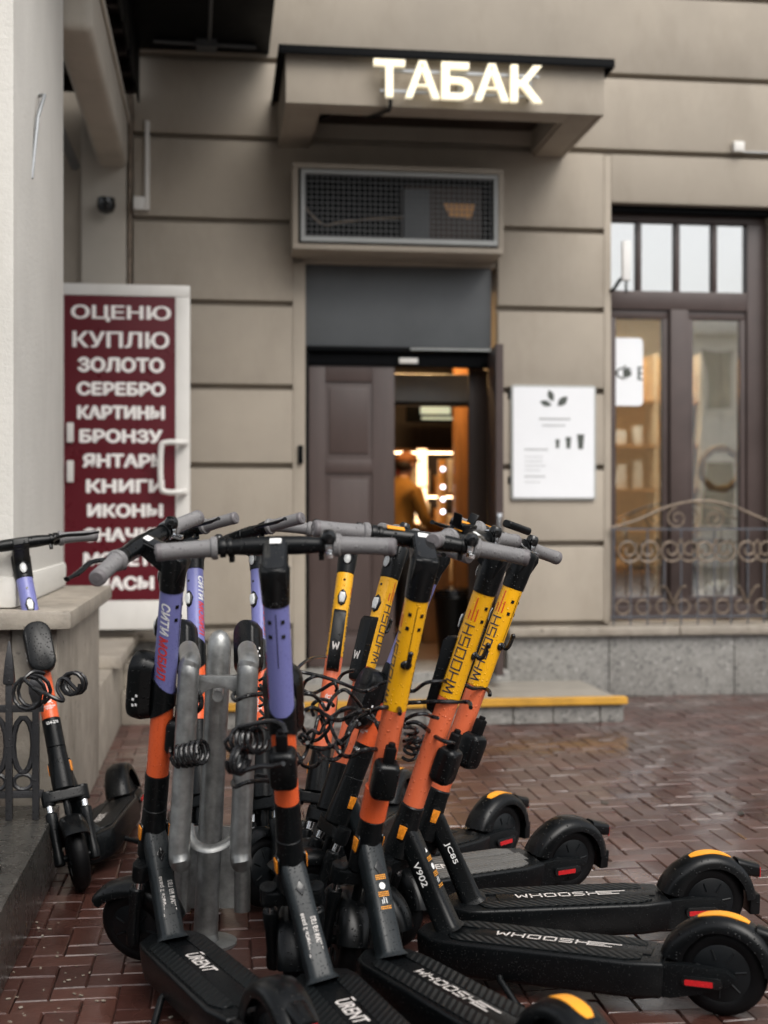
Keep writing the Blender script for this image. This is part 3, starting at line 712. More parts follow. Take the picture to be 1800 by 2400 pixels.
# menu light box
mb_ = fthing('menu_board', 'white lit menu board with leaf emblem and three cups beside the door', 'sign', (1.045, -.03, 1.325))
m = MB(); m.prism(rrect(.585, .77, .018), -.045, .0, on_front(1.045, -.075, 1.71)); fpart('frame', m, 'steel_grey', mb_, .004)
m = MB(); m.prism(rrect(.555, .74, .01), 0, .003, on_front(1.045, -.0752, 1.71)); fpart('panel', m, 'board_glow', mb_)
m = MB()
def petal(cx, cz, a, l, w):
    pts = [(l*t/8, w*math.sin(math.pi*t/8)) for t in range(9)] + [(l*t/8, -w*math.sin(math.pi*t/8)) for t in range(7, 0, -1)]
    return [(cx + x*math.cos(a) - y*math.sin(a), cz + x*math.sin(a) + y*math.cos(a)) for x, y in pts]
for cx, cz, a, l, w in ((-.015, .25, 2.85, .085, .02), (-.005, .275, 1.95, .085, .022), (.025, .245, .75, .095, .026)):
    q = petal(cx, cz, a, l, w); m = MB(); m.add([(x, y, .0045) for x, y in q], [tuple(range(len(q)))], on_front(1.045, -.0752, 1.71)); fpart('leaf_print', m, 'print_dark', mb_)
for cx, s in ((.025, .8), (.10, 1.05), (.185, 1.35)):
    q = [(cx - .02*s, .044*s), (cx + .02*s, .044*s), (cx + .018*s, .036*s), (cx + .012*s, -.03*s), (cx - .012*s, -.03*s), (cx - .018*s, .036*s)]; m = MB(); m.add([(x, y + .02*s - .03, .0045) for x, y in q], [tuple(range(6))], on_front(1.045, -.0752, 1.71)); fpart('cup_print', m, 'print_dark', mb_)
m = MB()
for z, u0, u1, h in ((.15, -.1, .11, .016), (.108, -.08, .08, .012), (-.055, -.2, -.05, .014), (-.10, -.2, -.08, .006), (-.13, -.2, -.09, .006), (-.16, -.2, -.07, .006), (-.19, -.2, -.1, .006), (-.235, -.2, -.06, .012), (-.27, -.2, -.1, .006)):
    k = u0
    while k < u1: m.add([(k, z, .0045), (k + .013, z, .0045), (k + .013, z + h, .0045), (k, z + h, .0045)], [(0, 1, 2, 3)], on_front(1.045, -.0752, 1.71)); k += .018
o = fpart('faint_print', m, 'print_grey', mb_); o['kind'] = 'stuff'
for z in (1.43, 2.0):
    m = MB(); m.box(.735, .752, -.06, -.03, z, z + .05); fpart('clip', m, 'black_sheet', mb_)

# ------------------------------------------------------------------ inside the shop
def shop(name, lab, cat, parts, base, group=None):
    t = fthing(name, lab, cat, base, group)
    for pn, mm, mt, bv in parts: fpart(pn, mm, mt, t, bv)
    return t
def bx(*a): m = MB(); m.box(*a); return m
shop('wood_post', 'warm lit wooden post just inside the shop door', 'post', [('post', bx(.655, .755, 1.45, 1.6, .2, 2.72), 'wood', .004)], (.7, 1.5, .2))
shop('door_curtain_unit', 'grey air curtain unit above the inside of the shop door', 'air curtain', [('housing', bx(-.1, .62, .45, .72, 2.02, 2.22), 'steel_grey', .02), ('grille', bx(-.05, .58, .47, .6, 2.0, 2.02), 'black_sheet', 0)], (.26, .6, 2.02))
shop('exit_lamp', 'small pale lamp plate at the top of the shop doorway', 'lamp', [('plate', bx(.008, .135, .0, .028, 2.236, 2.272), 'white_pvc', .004)], (.07, .01, 2.23))
shop('menu_screen', 'pale green lit screen high inside the shop', 'screen', [('case', bx(.42, .88, 2.52, 2.57, 2.03, 2.27), 'black_sheet', .004), ('picture', bx(.54, .80, 2.513, 2.519, 2.10, 2.235), 'screen', 0), ('picture', bx(.55, .84, 2.513, 2.519, 2.055, 2.075), 'screen', 0)], (.65, 2.5, 2.03))
shop('back_shelf', 'tall dark shelf of goods at the back of the shop', 'shelf', [('carcass', bx(-.6, 1.05, 3.3, 3.34, .2, 2.6), 'darkwood', 0)] + [('board', bx(-.6, 1.05, 3.05, 3.3, z, z + .03), 'wood', 0) for z in (.6, 1.0, 1.4, 1.8)] + [('light_strip', bx(.2, 1.0, 3.06, 3.075, z - .012, z - .001), 'strip', 0) for z in (1.0, 1.4, 1.8)], (.2, 3.2, .2))
k = 0
for z in (.63, 1.03, 1.43):
    for u in (.36, .46, .56, .68, .80, .92):
        mt = ('cream', 'goods_amber', 'cream', 'goods_red', 'cream', 'goods_amber')[(k*5 + k//3) % 6]
        h = .16 + .05*((k*7) % 4); w = .035 + .008*((k*3) % 3)
        lv = {.63: 'lowest', 1.03: 'middle', 1.43: 'upper'}[z]; ps = {.36: 'first from left', .46: 'second from left', .56: 'third from left', .68: 'fourth from left', .80: 'fifth from left', .92: 'last at right'}[u]
        shop('goods_box', f'{dict(cream="pale", goods_amber="amber", goods_red="red")[mt]} box on the {lv} lit shelf in the shop, {ps}', 'box', [('carton', bx(u - w, u + w, 3.1, 3.2, z, z + h), mt, .003)], (u, 3.15, z), 'boxes on the shop shelves'); k += 1
shop('counter', 'wooden shop counter with glass jars on it', 'counter', [('front', bx(.44, .66, 1.75, 2.6, .2, 1.12), 'wood', .004), ('top', bx(.42, .68, 1.72, 2.62, 1.122, 1.16), 'cream', .004)], (.55, 2.1, .2))
for z, lab in ((1.60, 'topmost round glint on glass in the shop, put in as a glowing ball'), (1.455, 'second round glint from the top in the shop, put in as a glowing ball'), (1.355, 'third round glint from the top in the shop, put in as a glowing ball'), (1.255, 'lowest round glint on glass in the shop, put in as a glowing ball')):
    m = MB(); m.ball((.613, 1.8, z), .017, 14, 9); m2 = MB(); m2.cyl((.613, 1.815, z), (.613, 1.85, z), .01, n=10)
    shop('glass_glint', lab, 'glint', [('globe', m, 'glint_white', 0), ('glint_stem', m2, 'black_sheet', 0)], (.613, 1.82, z), 'glints on glass in the shop')  # highlights on bottles and glass balls, put in as small glowing balls
shop('glint_column', 'amber column carrying four glowing glints on the shop counter', 'column', [('column', bx(.585, .645, 1.85, 1.90, 1.16, 1.68), 'goods_amber', .006)], (.613, 1.87, 1.16))
for u, y, z, w, h, lab in ((.50, 2.2, 1.16, .045, .30, 'lit paper lantern box on the counter left of the glints'), (.53, 2.35, 1.17, .04, .62, 'tall lit paper lantern box behind the glints'), (.42, 2.7, .98, .06, .42, 'wide warm lit box low behind the counter')):
    shop('lantern', lab, 'lantern', [('glow_body', bx(u - w, u + w, y, y + .05, z, z + h), 'lantern', .004), ('cap_plate', bx(u - w - .005, u + w + .005, y - .005, y + .055, z + h, z + h + .012), 'wood', 0)], (u, y, z), 'lit lanterns in the shop')
shop('ceiling_lamp', 'warm ceiling lamp inside the shop above the doorway', 'lamp', [('shade', bx(.05, .55, 1.0, 1.25, 2.66, 2.72), 'lampwarm', .01)], (.3, 1.1, 2.66))
shop('waste_bin', 'black bin standing in the shop doorway', 'bin', [('body', (lambda q: q.lathe([(.12, 0), (.15, .40), (.16, .42), (.15, .44)], 20, Matrix.Translation((.52, .75, .205))))(MB()), 'black', 0), ('lid', (lambda q: q.lathe([(.155, .445), (.15, .48), (.05, .5)], 20, Matrix.Translation((.52, .75, .205))))(MB()), 'gloss', 0)], (.52, .75, .205))

def skinned(name, verts, edges, radii, mats, parent, mtx, paint, root=0, sub=2):
    me = bpy.data.meshes.new(name); me.from_pydata(verts, edges, [])
    ob = bpy.data.objects.new(name, me); col.objects.link(ob)
    ob.modifiers.new('skin', 'SKIN'); ms = ob.modifiers.new('sub', 'SUBSURF'); ms.levels = sub; ms.render_levels = sub
    for i, q in enumerate(me.skin_vertices[0].data): q.radius = radii[i] if isinstance(radii[i], tuple) else (radii[i], radii[i]); q.use_root = (i == root)
    bpy.context.view_layer.update()
    out = bpy.data.meshes.new_from_object(ob.evaluated_get(bpy.context.evaluated_depsgraph_get()))
    bpy.data.objects.remove(ob); bpy.data.meshes.remove(me); out.materials.clear()
    for q in mats: out.materials.append(M[q])
    for p in out.polygons: p.use_smooth = True; p.material_index = paint(p.center)
    return part(name, out, parent, mtx)
pr = fthing('person', 'person in mustard jacket and brown cap seen from behind inside the shop', 'person', (.20, 1.62, .2))
V = [(0, 0, .80), (.0, 0, .95), (.03, 0, 1.12), (.06, 0, 1.24), (.085, 0, 1.31), (.10, 0, 1.37), (.115, 0, 1.44), (.11, 0, 1.48)]
RD = [(.13, .15), (.13, .14), (.135, .16), (.12, .15), (.055, .055), (.052, .052), (.078, .07), (.06, .055)]
Ed = [(i, i + 1) for i in range(7)]
for sd in (-1, 1):
    b = len(V)
    V += [(.05, sd*.09, .74), (.06, sd*.095, .42), (.0, sd*.10, .09), (.12, sd*.11, .035)]; RD += [(.085, .085), (.06, .06), (.04, .04), (.035, .04)]; Ed += [(0, b), (b, b+1), (b+1, b+2), (b+2, b+3)]
    b = len(V)
    V += [(.06, sd*.19, 1.21), (.12, sd*.23, .98), (.30, sd*.17, .93), (.36, sd*.15, .935)]; RD += [(.062, .062), (.05, .05), (.038, .038), (.03, .022)]; Ed += [(3, b), (b, b+1), (b+1, b+2), (b+2, b+3)]
    h = len(V) - 1
    for f_, (dy, ln) in enumerate(((-.03, .075), (-.01, .085), (.01, .08), (.028, .065))):
        b = len(V); V += [(.41, sd*.15 + dy*.9, .935), (.41 + ln*.5, sd*.15 + dy, .925), (.41 + ln*.8, sd*.15 + dy, .90)]; RD += [(.009, .009), (.0085, .0085), (.008, .008)]; Ed += [(h, b), (b, b+1), (b+1, b+2)]
    b = len(V); V += [(.365, sd*.15 - sd*.035, .92), (.40, sd*.15 - sd*.05, .905)]; RD += [(.01, .01), (.009, .009)]; Ed += [(h, b), (b, b+1)]
def paintp(c):
    if c.x > .325 and c.z < 1.1 and c.z > .8: return 1
    if c.z > 1.335: return 1
    return 0 if c.z > .80 else 2
bd = skinned('body', V, Ed, RD, ('jacket', 'skin', 'trousers'), pr, Matrix.Rotation(R(28), 4, 'Z'), paintp)
m = MB(); m.ball((.112, 0, 1.465), .093, 18, 10, (1, .9, .72)); m.prism([(.16, -.07), (.235, -.045), (.25, 0), (.235, .045), (.16, .07)], 1.452, 1.462); part('cap', m.mesh('cap', 'cap'), bd)
m = MB(); m.ball((.085, 0, 1.425), .078, 14, 8, (.9, 1, .8)); part('hair', m.mesh('hair', 'hair'), bd)
m = MB(); m.ball((.115, .075, 1.42), .016, 8, 6, (1, .5, 1.4)); m.ball((.115, -.075, 1.42), .016, 8, 6, (1, .5, 1.4)); m.ball((.195, 0, 1.42), .014, 8, 6, (1, .8, 1.2)); part('ears_and_nose', m.mesh('face', 'skin'), bd)

# ------------------------------------------------------------------ left porch: pillar, pedestal, ledge, beam, white door
pl = fthing('pillar', 'large whitish stucco pillar at the left edge on a stone pedestal', 'pillar', (-2.4, -3.27, 0))
m = MB(); m.box(-2.95, -1.90, -4.0, -2.50, .886, 6.0); fpart('shaft', m, 'pillar', pl, .012)
m = MB(); m.box(-2.96, -1.888, -4.012, -2.49, .886, 1.0); fpart('foot_moulding', m, 'pillar', pl, .02)
m = MB(); m.box(-3.0, -1.69, -4.13, -2.38, .82, .885); o = fpart('pedestal_cap', m, 'ledge', pl, .014)
m = MB(); m.box(-2.95, -1.9, -4.07, -2.43, 0, .819); fpart('pedestal_core', m, 'rough_stone', pl, .012)
m = MB(); m.box(-1.899, -1.745, -4.06, -2.43, 0, .818); fpart('pedestal_facing', m, 'ledge', pl, .006)
m = MB(); m.tube([(-1.902, -3.55, 2.5), (-1.885, -3.5, 2.75), (-1.87, -3.42, 2.86), (-1.898, -3.35, 2.88)], .008, 6); fpart('wire_hook', m, 'rail_metal', pl)
pf = tag(put(bpy.data.objects.new('porch_step', bx(-3.2, -1.75, -2.428, -.152, 0, .40).mesh('porch_step', 'ledge', .008)), None, FM), kind='structure')
m = MB(); m.box(-3.2, -1.70, -1.6, -.152, .402, .47); part('porch_slab', m.mesh('porch_slab', 'ledge', .01), pf)
m = MB(); m.box(-1.748, -1.45, -.95, -.155, 0, .19); part('lower_step', m.mesh('lower_step', 'ledge', .008), pf)
m = MB(); m.box(-1.748, -1.60, -.75, -.155, .191, .34); part('middle_step', m.mesh('middle_step', 'ledge', .008), pf)
bmn = fthing('porch_beam', 'pale stucco beam running from the pillar back to the wall corner', 'beam', (-1.87, -1.6, 3.46))
m = MB(); m.box(-1.96, -1.77, -2.49, -.062, 3.46, 3.80); fpart('beam', m, 'wall_pale', bmn, .05, seg=4)
m = MB(); m.box(-1.768, -1.755, -2.49, -.1, 3.74, 3.80); fpart('fillet', m, 'wall_pale', bmn, .004)
m = MB(); m.tube([(-2.1, -2.48, 3.43), (-2.09, -.2, 3.43)], .03, 8); fpart('conduit', m, 'lintel', bmn)
cm = fthing('security_camera', 'small dark dome camera under the pale porch beam', 'camera', (-1.90, -.16, 3.14))
m = MB(); m.lathe([(.055, .1), (.06, .05), (.045, .015), (.01, 0)], 18, Matrix.Translation((-1.90, -.16, 3.14))); fpart('dome', m, 'gloss', cm)
aw = fthing('awning', 'dark ribbed awning over the left porch at the top of the picture', 'awning', (-1.8, -1.2, 3.6))
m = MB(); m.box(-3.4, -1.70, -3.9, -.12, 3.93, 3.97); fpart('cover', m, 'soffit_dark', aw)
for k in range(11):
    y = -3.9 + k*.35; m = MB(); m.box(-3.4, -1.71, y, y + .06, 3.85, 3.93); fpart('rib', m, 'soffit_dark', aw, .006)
for k in range(8):
    m = MB(); y = -3.95 + k*.48; m.box(-1.705, -1.69, y, y + .44, 3.84 + .02*(k % 2), 4.235); fpart('valance', m, 'black_sheet', aw, .004)
bb = fthing('black_overhang', 'black boxed overhang with conduit beneath at the top left of the wall', 'overhang', (-1.28, -1.0, 4.235))
m = MB(); m.box(-1.74, -.862, -3.6, -.056, 4.24, 5.2); fpart('box', m, 'black_sheet', bb, .004)
m = MB(); m.tube([(-1.6, -.25, 4.225), (-.95, -.22, 4.225)], .014, 8); m.tube([(-1.25, -.22, 4.225), (-1.22, -1.6, 4.225)], .012, 8); m.box(-1.33, -1.2, -.3, -.18, 4.19, 4.24); fpart('conduit', m, 'lintel', bb)

# white door leaf with the burgundy sign
wd = fthing('white_sign_door', 'open white door with burgundy price sign of white lettering at the left', 'door', (-1.74, -.53, .472))
m = MB()
for b in ((-2.133, -1.363, .524, .70), (-2.133, -1.363, 2.555, 2.626), (-2.133, -2.12, .70, 2.555), (-1.452, -1.363, .70, 2.555)): m.box(b[0], b[1], -.56, -.50, b[2], b[3])
fpart('frame', m, 'white_pvc', wd, .008)
m = MB(); m.box(-2.121, -1.451, -.553, -.52, .701, 2.554); fpart('sign_panel', m, 'sign_red', wd)
rows = [('ОЦЕНЮ', 2.447, .605, .108, .022), ('КУПЛЮ', 2.288, .585, .108, .022), ('ЗОЛОТО', 2.135, .52, .092, .034), ('СЕРЕБРО', 1.989, .53, .085, .036), ('КАРТИНЫ', 1.845, .525, .085, .036), ('БРОНЗУ', 1.701, .50, .085, .036),
        ('ЯНТАРЬ', 1.552, .49, .085, .036), ('КНИГИ', 1.397, .47, .085, .036), ('ИКОНЫ', 1.248, .455, .085, .036), ('ЗНАЧКИ', 1.101, .50, .085, .036), ('МОНЕТЫ', .952, .50, .085, .036), ('ЧАСЫ', .806, .345, .085, .036)]
for k, (w, z, wd_, h, bo) in enumerate(rows):
    u = (-1.778 if k < 6 else -1.765) + (.012 if k > 6 else 0)
    m = MB()
    for q, (dx, dz) in enumerate(((0, 0), (-.006, 0), (.006, 0), (0, .004), (0, -.004)) if k > 1 else ((0, 0), (-.003, 0), (.003, 0))): flat_text(w, wd_ - .012, h - .008, Matrix.Translation((u + dx, -.5538 - .0003*q, z + dz)) @ FACE, .010, mb=m)
    fpart('lettering', m, 'sign_letter', wd)
m = MB(); m.tube(smooth_path([(-1.39, -.56, 1.66), (-1.42, -.62, 1.66), (-1.50, -.63, 1.66), (-1.535, -.63, 1.625), (-1.535, -.63, 1.40), (-1.50, -.63, 1.36), (-1.42, -.62, 1.36), (-1.39, -.56, 1.36)], 5), .018, 10); fpart('pull_handle', m, 'white_pvc', wd)
m = MB(); m.box(-2.10, -2.06, -.575, -.553, 1.42, 1.55); m.box(-2.10, -2.06, -.575, -.553, 1.66, 1.78); fpart('hinge', m, 'white_pvc', wd, .005)

# granite ledge with iron fence at the left
gl_ = tag(put(bpy.data.objects.new('granite_ledge', bx(-3.2, -1.735, -9.0, -4.072, 0, .215).mesh('granite_ledge', 'granite_wet', .008)), None, FM), kind='structure')
fe = fthing('iron_fence', 'black wrought iron fence with spear tops before the stone pedestal at the left', 'fence', (-2.1, -4.3, .216))
for k in range(7):
    u = -1.785 - k*.085
    m = MB(); m.box(u - .011, u + .011, -4.311, -4.289, .216, .66); m.loft([[(u - a, -4.3 - a, z), (u + a, -4.3 - a, z), (u + a, -4.3 + a, z), (u - a, -4.3 + a, z)] for a, z in ((.016, .66), (.018, .67), (.012, .74), (.003, .80))] if k % 2 else [[(u - a, -4.3 - a, z), (u + a, -4.3 - a, z), (u + a, -4.3 + a, z), (u - a, -4.3 + a, z)] for a, z in ((.011, .60), (.02, .63), (.022, .66), (.01, .69))])
    fpart('bar', m, 'blackiron', fe, .002)
for z in (.30, .58): m = MB(); m.box(-2.4, -1.76, -4.309, -4.291, z - .012, z + .012); fpart('rail', m, 'blackiron', fe, .002)
for k in range(6):
    u = -1.825 - k*.085
    m = MB(); m.tube([(u + .032*math.cos(t/14*6.283), -4.3, .46 + .09*math.sin(t/14*6.283)) for t in range(14)], .010, 7, closed=True); fpart('oval', m, 'blackiron', fe)
    m = MB(); m.tube([(u + .03*math.cos(t/12*6.283), -4.3, .34 + .025*math.sin(t/12*6.283)) for t in range(12)], .008, 6, closed=True); fpart('ring', m, 'blackiron', fe)
o = fthing('cable_loop', 'black cable loop end lying on the granite ledge at the left edge', 'cable', (-1.83, -4.98, .22))
m = MB(); m.tube(smooth_path([(-2.0, -5.02, .23), (-1.9, -5.04, .23), (-1.82, -5.0, .23), (-1.80, -4.94, .23), (-1.85, -4.90, .23)]), .009, 8); fpart('loop', m, 'cable', o)
m = MB(); m.cyl((-1.812, -4.985, .23), (-1.80, -4.95, .23), .011, n=10); fpart('ferrule', m, 'chrome', o)

# ------------------------------------------------------------------ houses across the street, behind the viewer (they show in the panes)
def house(x0, x1, y, h, mt, lab):
    t = thing('house', lab, 'house', Matrix.Translation(((x0 + x1)/2, y, 0)), 'houses across the street')
    b = Matrix.Translation((-(x0 + x1)/2, -y, 0))
    part('wall', bx(x0, x1, y - 5, y, 0, h).mesh('wall', mt), t, b)
    part('cornice', bx(x0 - .1, x1 + .1, y, y + .3, h - .35, h).mesh('cornice', 'house_trim', .03), t, b)
    x = x0 + .8
    while x + 1.2 < x1:
        for z in (.9, 3.9):
            if z + 1.8 > h: continue
            w = part('window', bx(x, x + 1.1, y, y + .06, z, z + 1.8).mesh('window', 'house_trim', .01), t, b)
            part('pane', bx(x + .12, x + .98, y + .061, y + .066, z + .12, z + 1.68).mesh('pane', 'house_glass'), w)
        x += 2.0
    return t
house(-14, -4, -13, 6.4, 'house_grey', 'grey rendered house behind the viewer at the far left')
house(-3.9, 7.5, -13, 6.0, 'house_trim', 'white rendered house straight behind the viewer')
house(7.6, 13.0, -13, 6.6, 'house_orange', 'ochre orange house reflected in the left window pane')
house(13.1, 24, -13, 6.3, 'house_grey', 'grey rendered house reflected in the right window pane')

# ------------------------------------------------------------------ rental scooters (x forward, y left, z up; front column along a raked steering axis)
RAKE = R(19.44); X0 = .4305; WR = .109; XR = -.4754
S0 = Matrix.Translation((X0, 0, WR)) @ Matrix.Rotation(-RAKE, 4, 'Y')
_me = {}
def cached(key, fn):
    if key not in _me: _me[key] = fn()
    return _me[key]
YAX = Matrix.Rotation(R(-90), 4, 'X')            # lathe axis laid along y
def wheel_tyre():
    m = MB(); prof = [(.109 - .028 + .028*math.cos(a), .0275*math.sin(a)) for a in [i/14*6.283 for i in range(14)]]
    n = 40; m.loft([[(r*math.cos(2*math.pi*j/n), y, r*math.sin(2*math.pi*j/n)) for r, y in prof] for j in range(n)], closed=True); return m.mesh('tyre', 'rubber')
def wheel_hub():
    m = MB(); m.lathe([(.0, -.026), (.02, -.030), (.03, -.027), (.066, -.026), (.070, -.023), (.082, -.018), (.082, .018), (.070, .023), (.066, .026), (.03, .027), (.02, .030), (.0, .030)], 36, YAX)
    for k in range(7):
        a = k/7*6.283 + .3
        for s in (-1, 1): m.tube([(.034*math.cos(a), s*.0275, .034*math.sin(a)), (.060*math.cos(a), s*.0265, .060*math.sin(a))], .0028, 6)
    return m.mesh('hub', 'hub')
def fender(a0, a1, r, skirt, w=.045, n=26, flare=0, name='fender', mt='black'):
    m = MB(); rings = []
    for i in range(n + 1):
        t = i/n; a = R(a0 + (a1 - a0)*t); sk = skirt*(1 + flare*max(0, 1 - t*3.0)); rr = r + .012*max(0, 1 - t*4)
        sec = [(-w, -sk), (-w, -.008), (-w*.8, .006), (-w*.35, .012), (w*.35, .012), (w*.8, .006), (w, -.008), (w, -sk), (w - .004, -sk), (w - .005, -.010), (w*.75, .001), (0, .007), (-w*.75, .001), (-w + .005, -.010), (-w + .004, -sk)]
        rings.append([((rr + d)*math.cos(a), y, (rr + d)*math.sin(a)) for y, d in sec])
    m.loft(rings); return m.mesh(name, mt, angle=55)
def stem_print(kind):
    if kind == 'w':
        vs, fs = squareword(.185, .026, .0036); m = wrap(vs, fs, .0293, .685, R(92)); return m.mesh('lettering', 'printn')
def stripes():
    vs, fs = strokes([[(.0, -.010), (.030, -.010)], [(.0, 0), (.058, 0)], [(.0, .010), (.022, .010)]], .0032); m = wrap(vs, fs, .0293, .885, R(92)); return m.mesh('stripes', 'printr')
def city_print(word, x0, ln, mt):
    def f():
        vs, fs = text2d(word, .028, .28); m = wrap([(x*ln, y*.025) for x, y in vs], fs, .0293, x0 - ln/2, R(92), -1, 1); return m.mesh('lettering', mt)
    return f
def moscow_print():
    m = MB()
    for w, t, ln in (('московский', .505, .044), ('прокат', .495, .027)):
        vs, fs = text2d(w, .01); vs = [(y*.0085*1.0, x*ln) for x, y in vs]
        vs2, fs2 = cut_strips(vs, fs, 1, .0035)
        m.add([(.0293*math.cos(y/.0293), .0293*math.sin(y/.0293), t + x) for x, y in vs2], fs2)
    for rr, a0, a1 in ((.011, 40, 330), (.0055, 120, 400)):
        pl_ = [(rr*math.cos(R(a0 + (a1 - a0)*k/14)), rr*math.sin(R(a0 + (a1 - a0)*k/14))) for k in range(15)]
        vs, fs = strokes([pl_], .0022); m.add([(.0293*math.cos(y/.0293), .0293*math.sin(y/.0293), .528 + x) for x, y in vs], fs)
    vs, fs = strokes([[(-.008, .004), (-.016, .014)]], .0022); m.add([(.0293*math.cos(y/.0293), .0293*math.sin(y/.0293), .528 + x) for x, y in vs], fs)
    return m.mesh('emblem', 'printw')
def round_print(word, t, ln, h, rad, phi=0.0, mt='printw'):
    vs, fs = text2d(word, .012); vs, fs = cut_strips([(y*h, x*ln) for x, y in vs], fs, 1, .0035); m = MB()
    m.add([(rad*math.cos(phi + y/rad), rad*math.sin(phi + y/rad), t + x) for x, y in vs], fs); return m.mesh('number', mt)
HEAD = Vector((X0 - math.sin(RAKE)*.30, 0, WR + math.cos(RAKE)*.30)); FOOT = Vector((.2157, 0, .137))
DT = (HEAD - FOOT).normalized(); DTN = Vector((-DT.z, 0, DT.x))             # rear face normal of the down tube
if DTN.x > 0: DTN = -DTN
def dt_frame(origin, xa, ya):
    za = xa.cross(ya); return Matrix(((xa.x, ya.x, za.x, origin.x), (xa.y, ya.y, za.y, origin.y), (xa.z, ya.z, za.z, origin.z), (0, 0, 0, 1)))
Yv = Vector((0, 1, 0))

def scooter(kind, x, y, yaw, lean, steer, label, number=None, deck_grey=False, rear_view=False, holder=False, lock=True, pad=False, box_drop=0):
    rootm = Matrix.Translation((x, y, 0)) @ Matrix.Rotation(R(yaw), 4, 'Z') @ Matrix.Rotation(R(lean), 4, 'X')
    root = thing('rental_scooter', label, 'scooter', rootm, 'rental scooters parked round the rack')
    SM = S0 @ Matrix.Rotation(R(steer), 4, 'Z')
    P = lambda nm, key, fn, mt=None, par=None: part(nm, cached(key, fn), par or root, mt)
    w = kind == 'w'
    # ---- chassis
    def deck():
        m = MB()
        top = [(.292, -.030), (.292, .030), (.245, .076), (.20, .086), (-.27, .088), (-.345, .070), (-.345, -.070), (-.27, -.088), (.20, -.086), (.245, -.076)]
        m.loft([[(a*.97, b*.82, .042) for a, b in top], [(a*.985, b*.93, .055) for a, b in top], [(a, b, .108) for a, b in top], [(a, b, .128) for a, b in top], [(a*.985, b*.955, .134) for a, b in top]])
        for s in (-1, 1):
            sp = [(-.30, .05), (-.30, .126), (-.40, .134), (-.49, .128), (-.515, .109), (-.49, .088), (-.42, .062), (-.36, .048)]
            m.loft([[(a, s*.040, b) for a, b in sp], [(a, s*.062, b) for a, b in sp]])
        return m.mesh('deck', 'blackmatte', .004)
    dk = P('deck', 'deck', deck)
    for s in (-1, 1):
        def dm(s=s):
            m = MB(); o = [(.205, .028), (.19, .066), (.16, .075), (-.255, .076), (-.29, .06), (-.29, .028)]
            m.loft([[(a, s*b, .134) for a, b in o], [(a, s*b, .1385) for a, b in o]]); return m.mesh('deck_mat', 'mat_grey' if deck_grey else 'matr', .001)
        P('deck_mat', ('dm', s, deck_grey), dm, None, dk)
    P('deck_centre', ('dc', deck_grey), lambda: bx(-.31, .14, -.027, .027, .1335, .1372).mesh('deck_centre', 'mat_grey' if deck_grey else 'blackmatte', .001), None, dk)
    DZ = lambda cx: Matrix(((-1, 0, 0, cx), (0, -1, 0, 0), (0, 0, 1, .1392), (0, 0, 0, 1)))
    if w:
        def dl():
            vs, fs = squareword(.235, .024, .0048, .13); m = MB(); m.add([(a, b, 0) for a, b in vs], fs, DZ(.085)); return m.mesh('lettering', 'prints')
        P('lettering', 'dlw', dl, None, dk)
    else:
        def dl():
            vs, fs = text2d('URENT', .02, .22); m = MB(); m.add([(a*.145, b*.034, 0) for a, b in vs], fs, DZ(.0)); m.add([(-.072, .022, 0), (-.05, .022, 0), (-.045, .027, 0), (-.067, .027, 0)], [(0, 1, 2, 3)], DZ(.0)); return m.mesh('lettering', 'prints')
        P('lettering', 'dlu', dl, None, dk)
    for s in (-1, 1):
        def rb(s=s): m = MB(); m.prism(rrect(.098, .026, .0128), 0, .011, Matrix(((1, 0, 0, -.435), (0, 0, s, s*.062), (0, 1, 0, .098), (0, 0, 0, 1)))); return m.mesh('reflector_bezel', 'gloss', .003)
        b = P('reflector_bezel', ('rb', s), rb, None, dk)
        def rd(s=s): m = MB(); m.prism(rrect(.066, .013, .003), 0, .0025, Matrix(((1, 0, 0, -.428), (0, 0, s, s*.0728), (0, 1, 0, .096), (0, 0, 0, 1)))); return m.mesh('red_reflector', 'red')
        P('red_reflector', ('rd', s), rd, None, dk)
    def dt():
        m = MB(); rings = []
        for t, wy, wd in ((-.02, .040, .040), (0, .036, .036), (.03, .0305, .0305), (.5, .029, .027), (.9, .030, .027), (1.0, .027, .024)):
            c = FOOT.lerp(HEAD, t); rings.append([c + Yv*(a*wy*2) + DTN*(b*wd*2) for a, b in rrect(1, 1, .28, 4)])
        m.loft(rings); return m.mesh('down_tube', 'tube_grey' if (not w or rear_view) else 'blackmatte')
    tb = P('down_tube', ('dt', w, rear_view), dt)
    if not w:
        def slogan():
            o = FOOT.lerp(HEAD, .36) + DTN*.0282; m = MB()
            for word, off, ln in (('Толкнись 2 раза', .012, .10), ('и жми на газ', -.011, .076)):
                vs, fs = text2d(word, .006); m.add([(a*ln, b*.013 + off, .0004) for a, b in vs], fs, dt_frame(o, DT, Yv if DT.cross(Yv).dot(DTN) > 0 else -Yv))
            return m.mesh('slogan', 'prints')
        P('slogan', 'slogan', slogan, None, tb)
    if w and number:
        o = FOOT.lerp(HEAD, .56) + Yv*.0305
        def num(): vs, fs = text2d(number, .012); m = MB(); m.add([(a*.066, b*.018, 0) for a, b in vs], fs, dt_frame(o, -DT, DTN if (-DT).cross(DTN).y > 0 else -DTN)); return m.mesh('number', 'printw')
        P('number', ('num', number), num, None, tb)
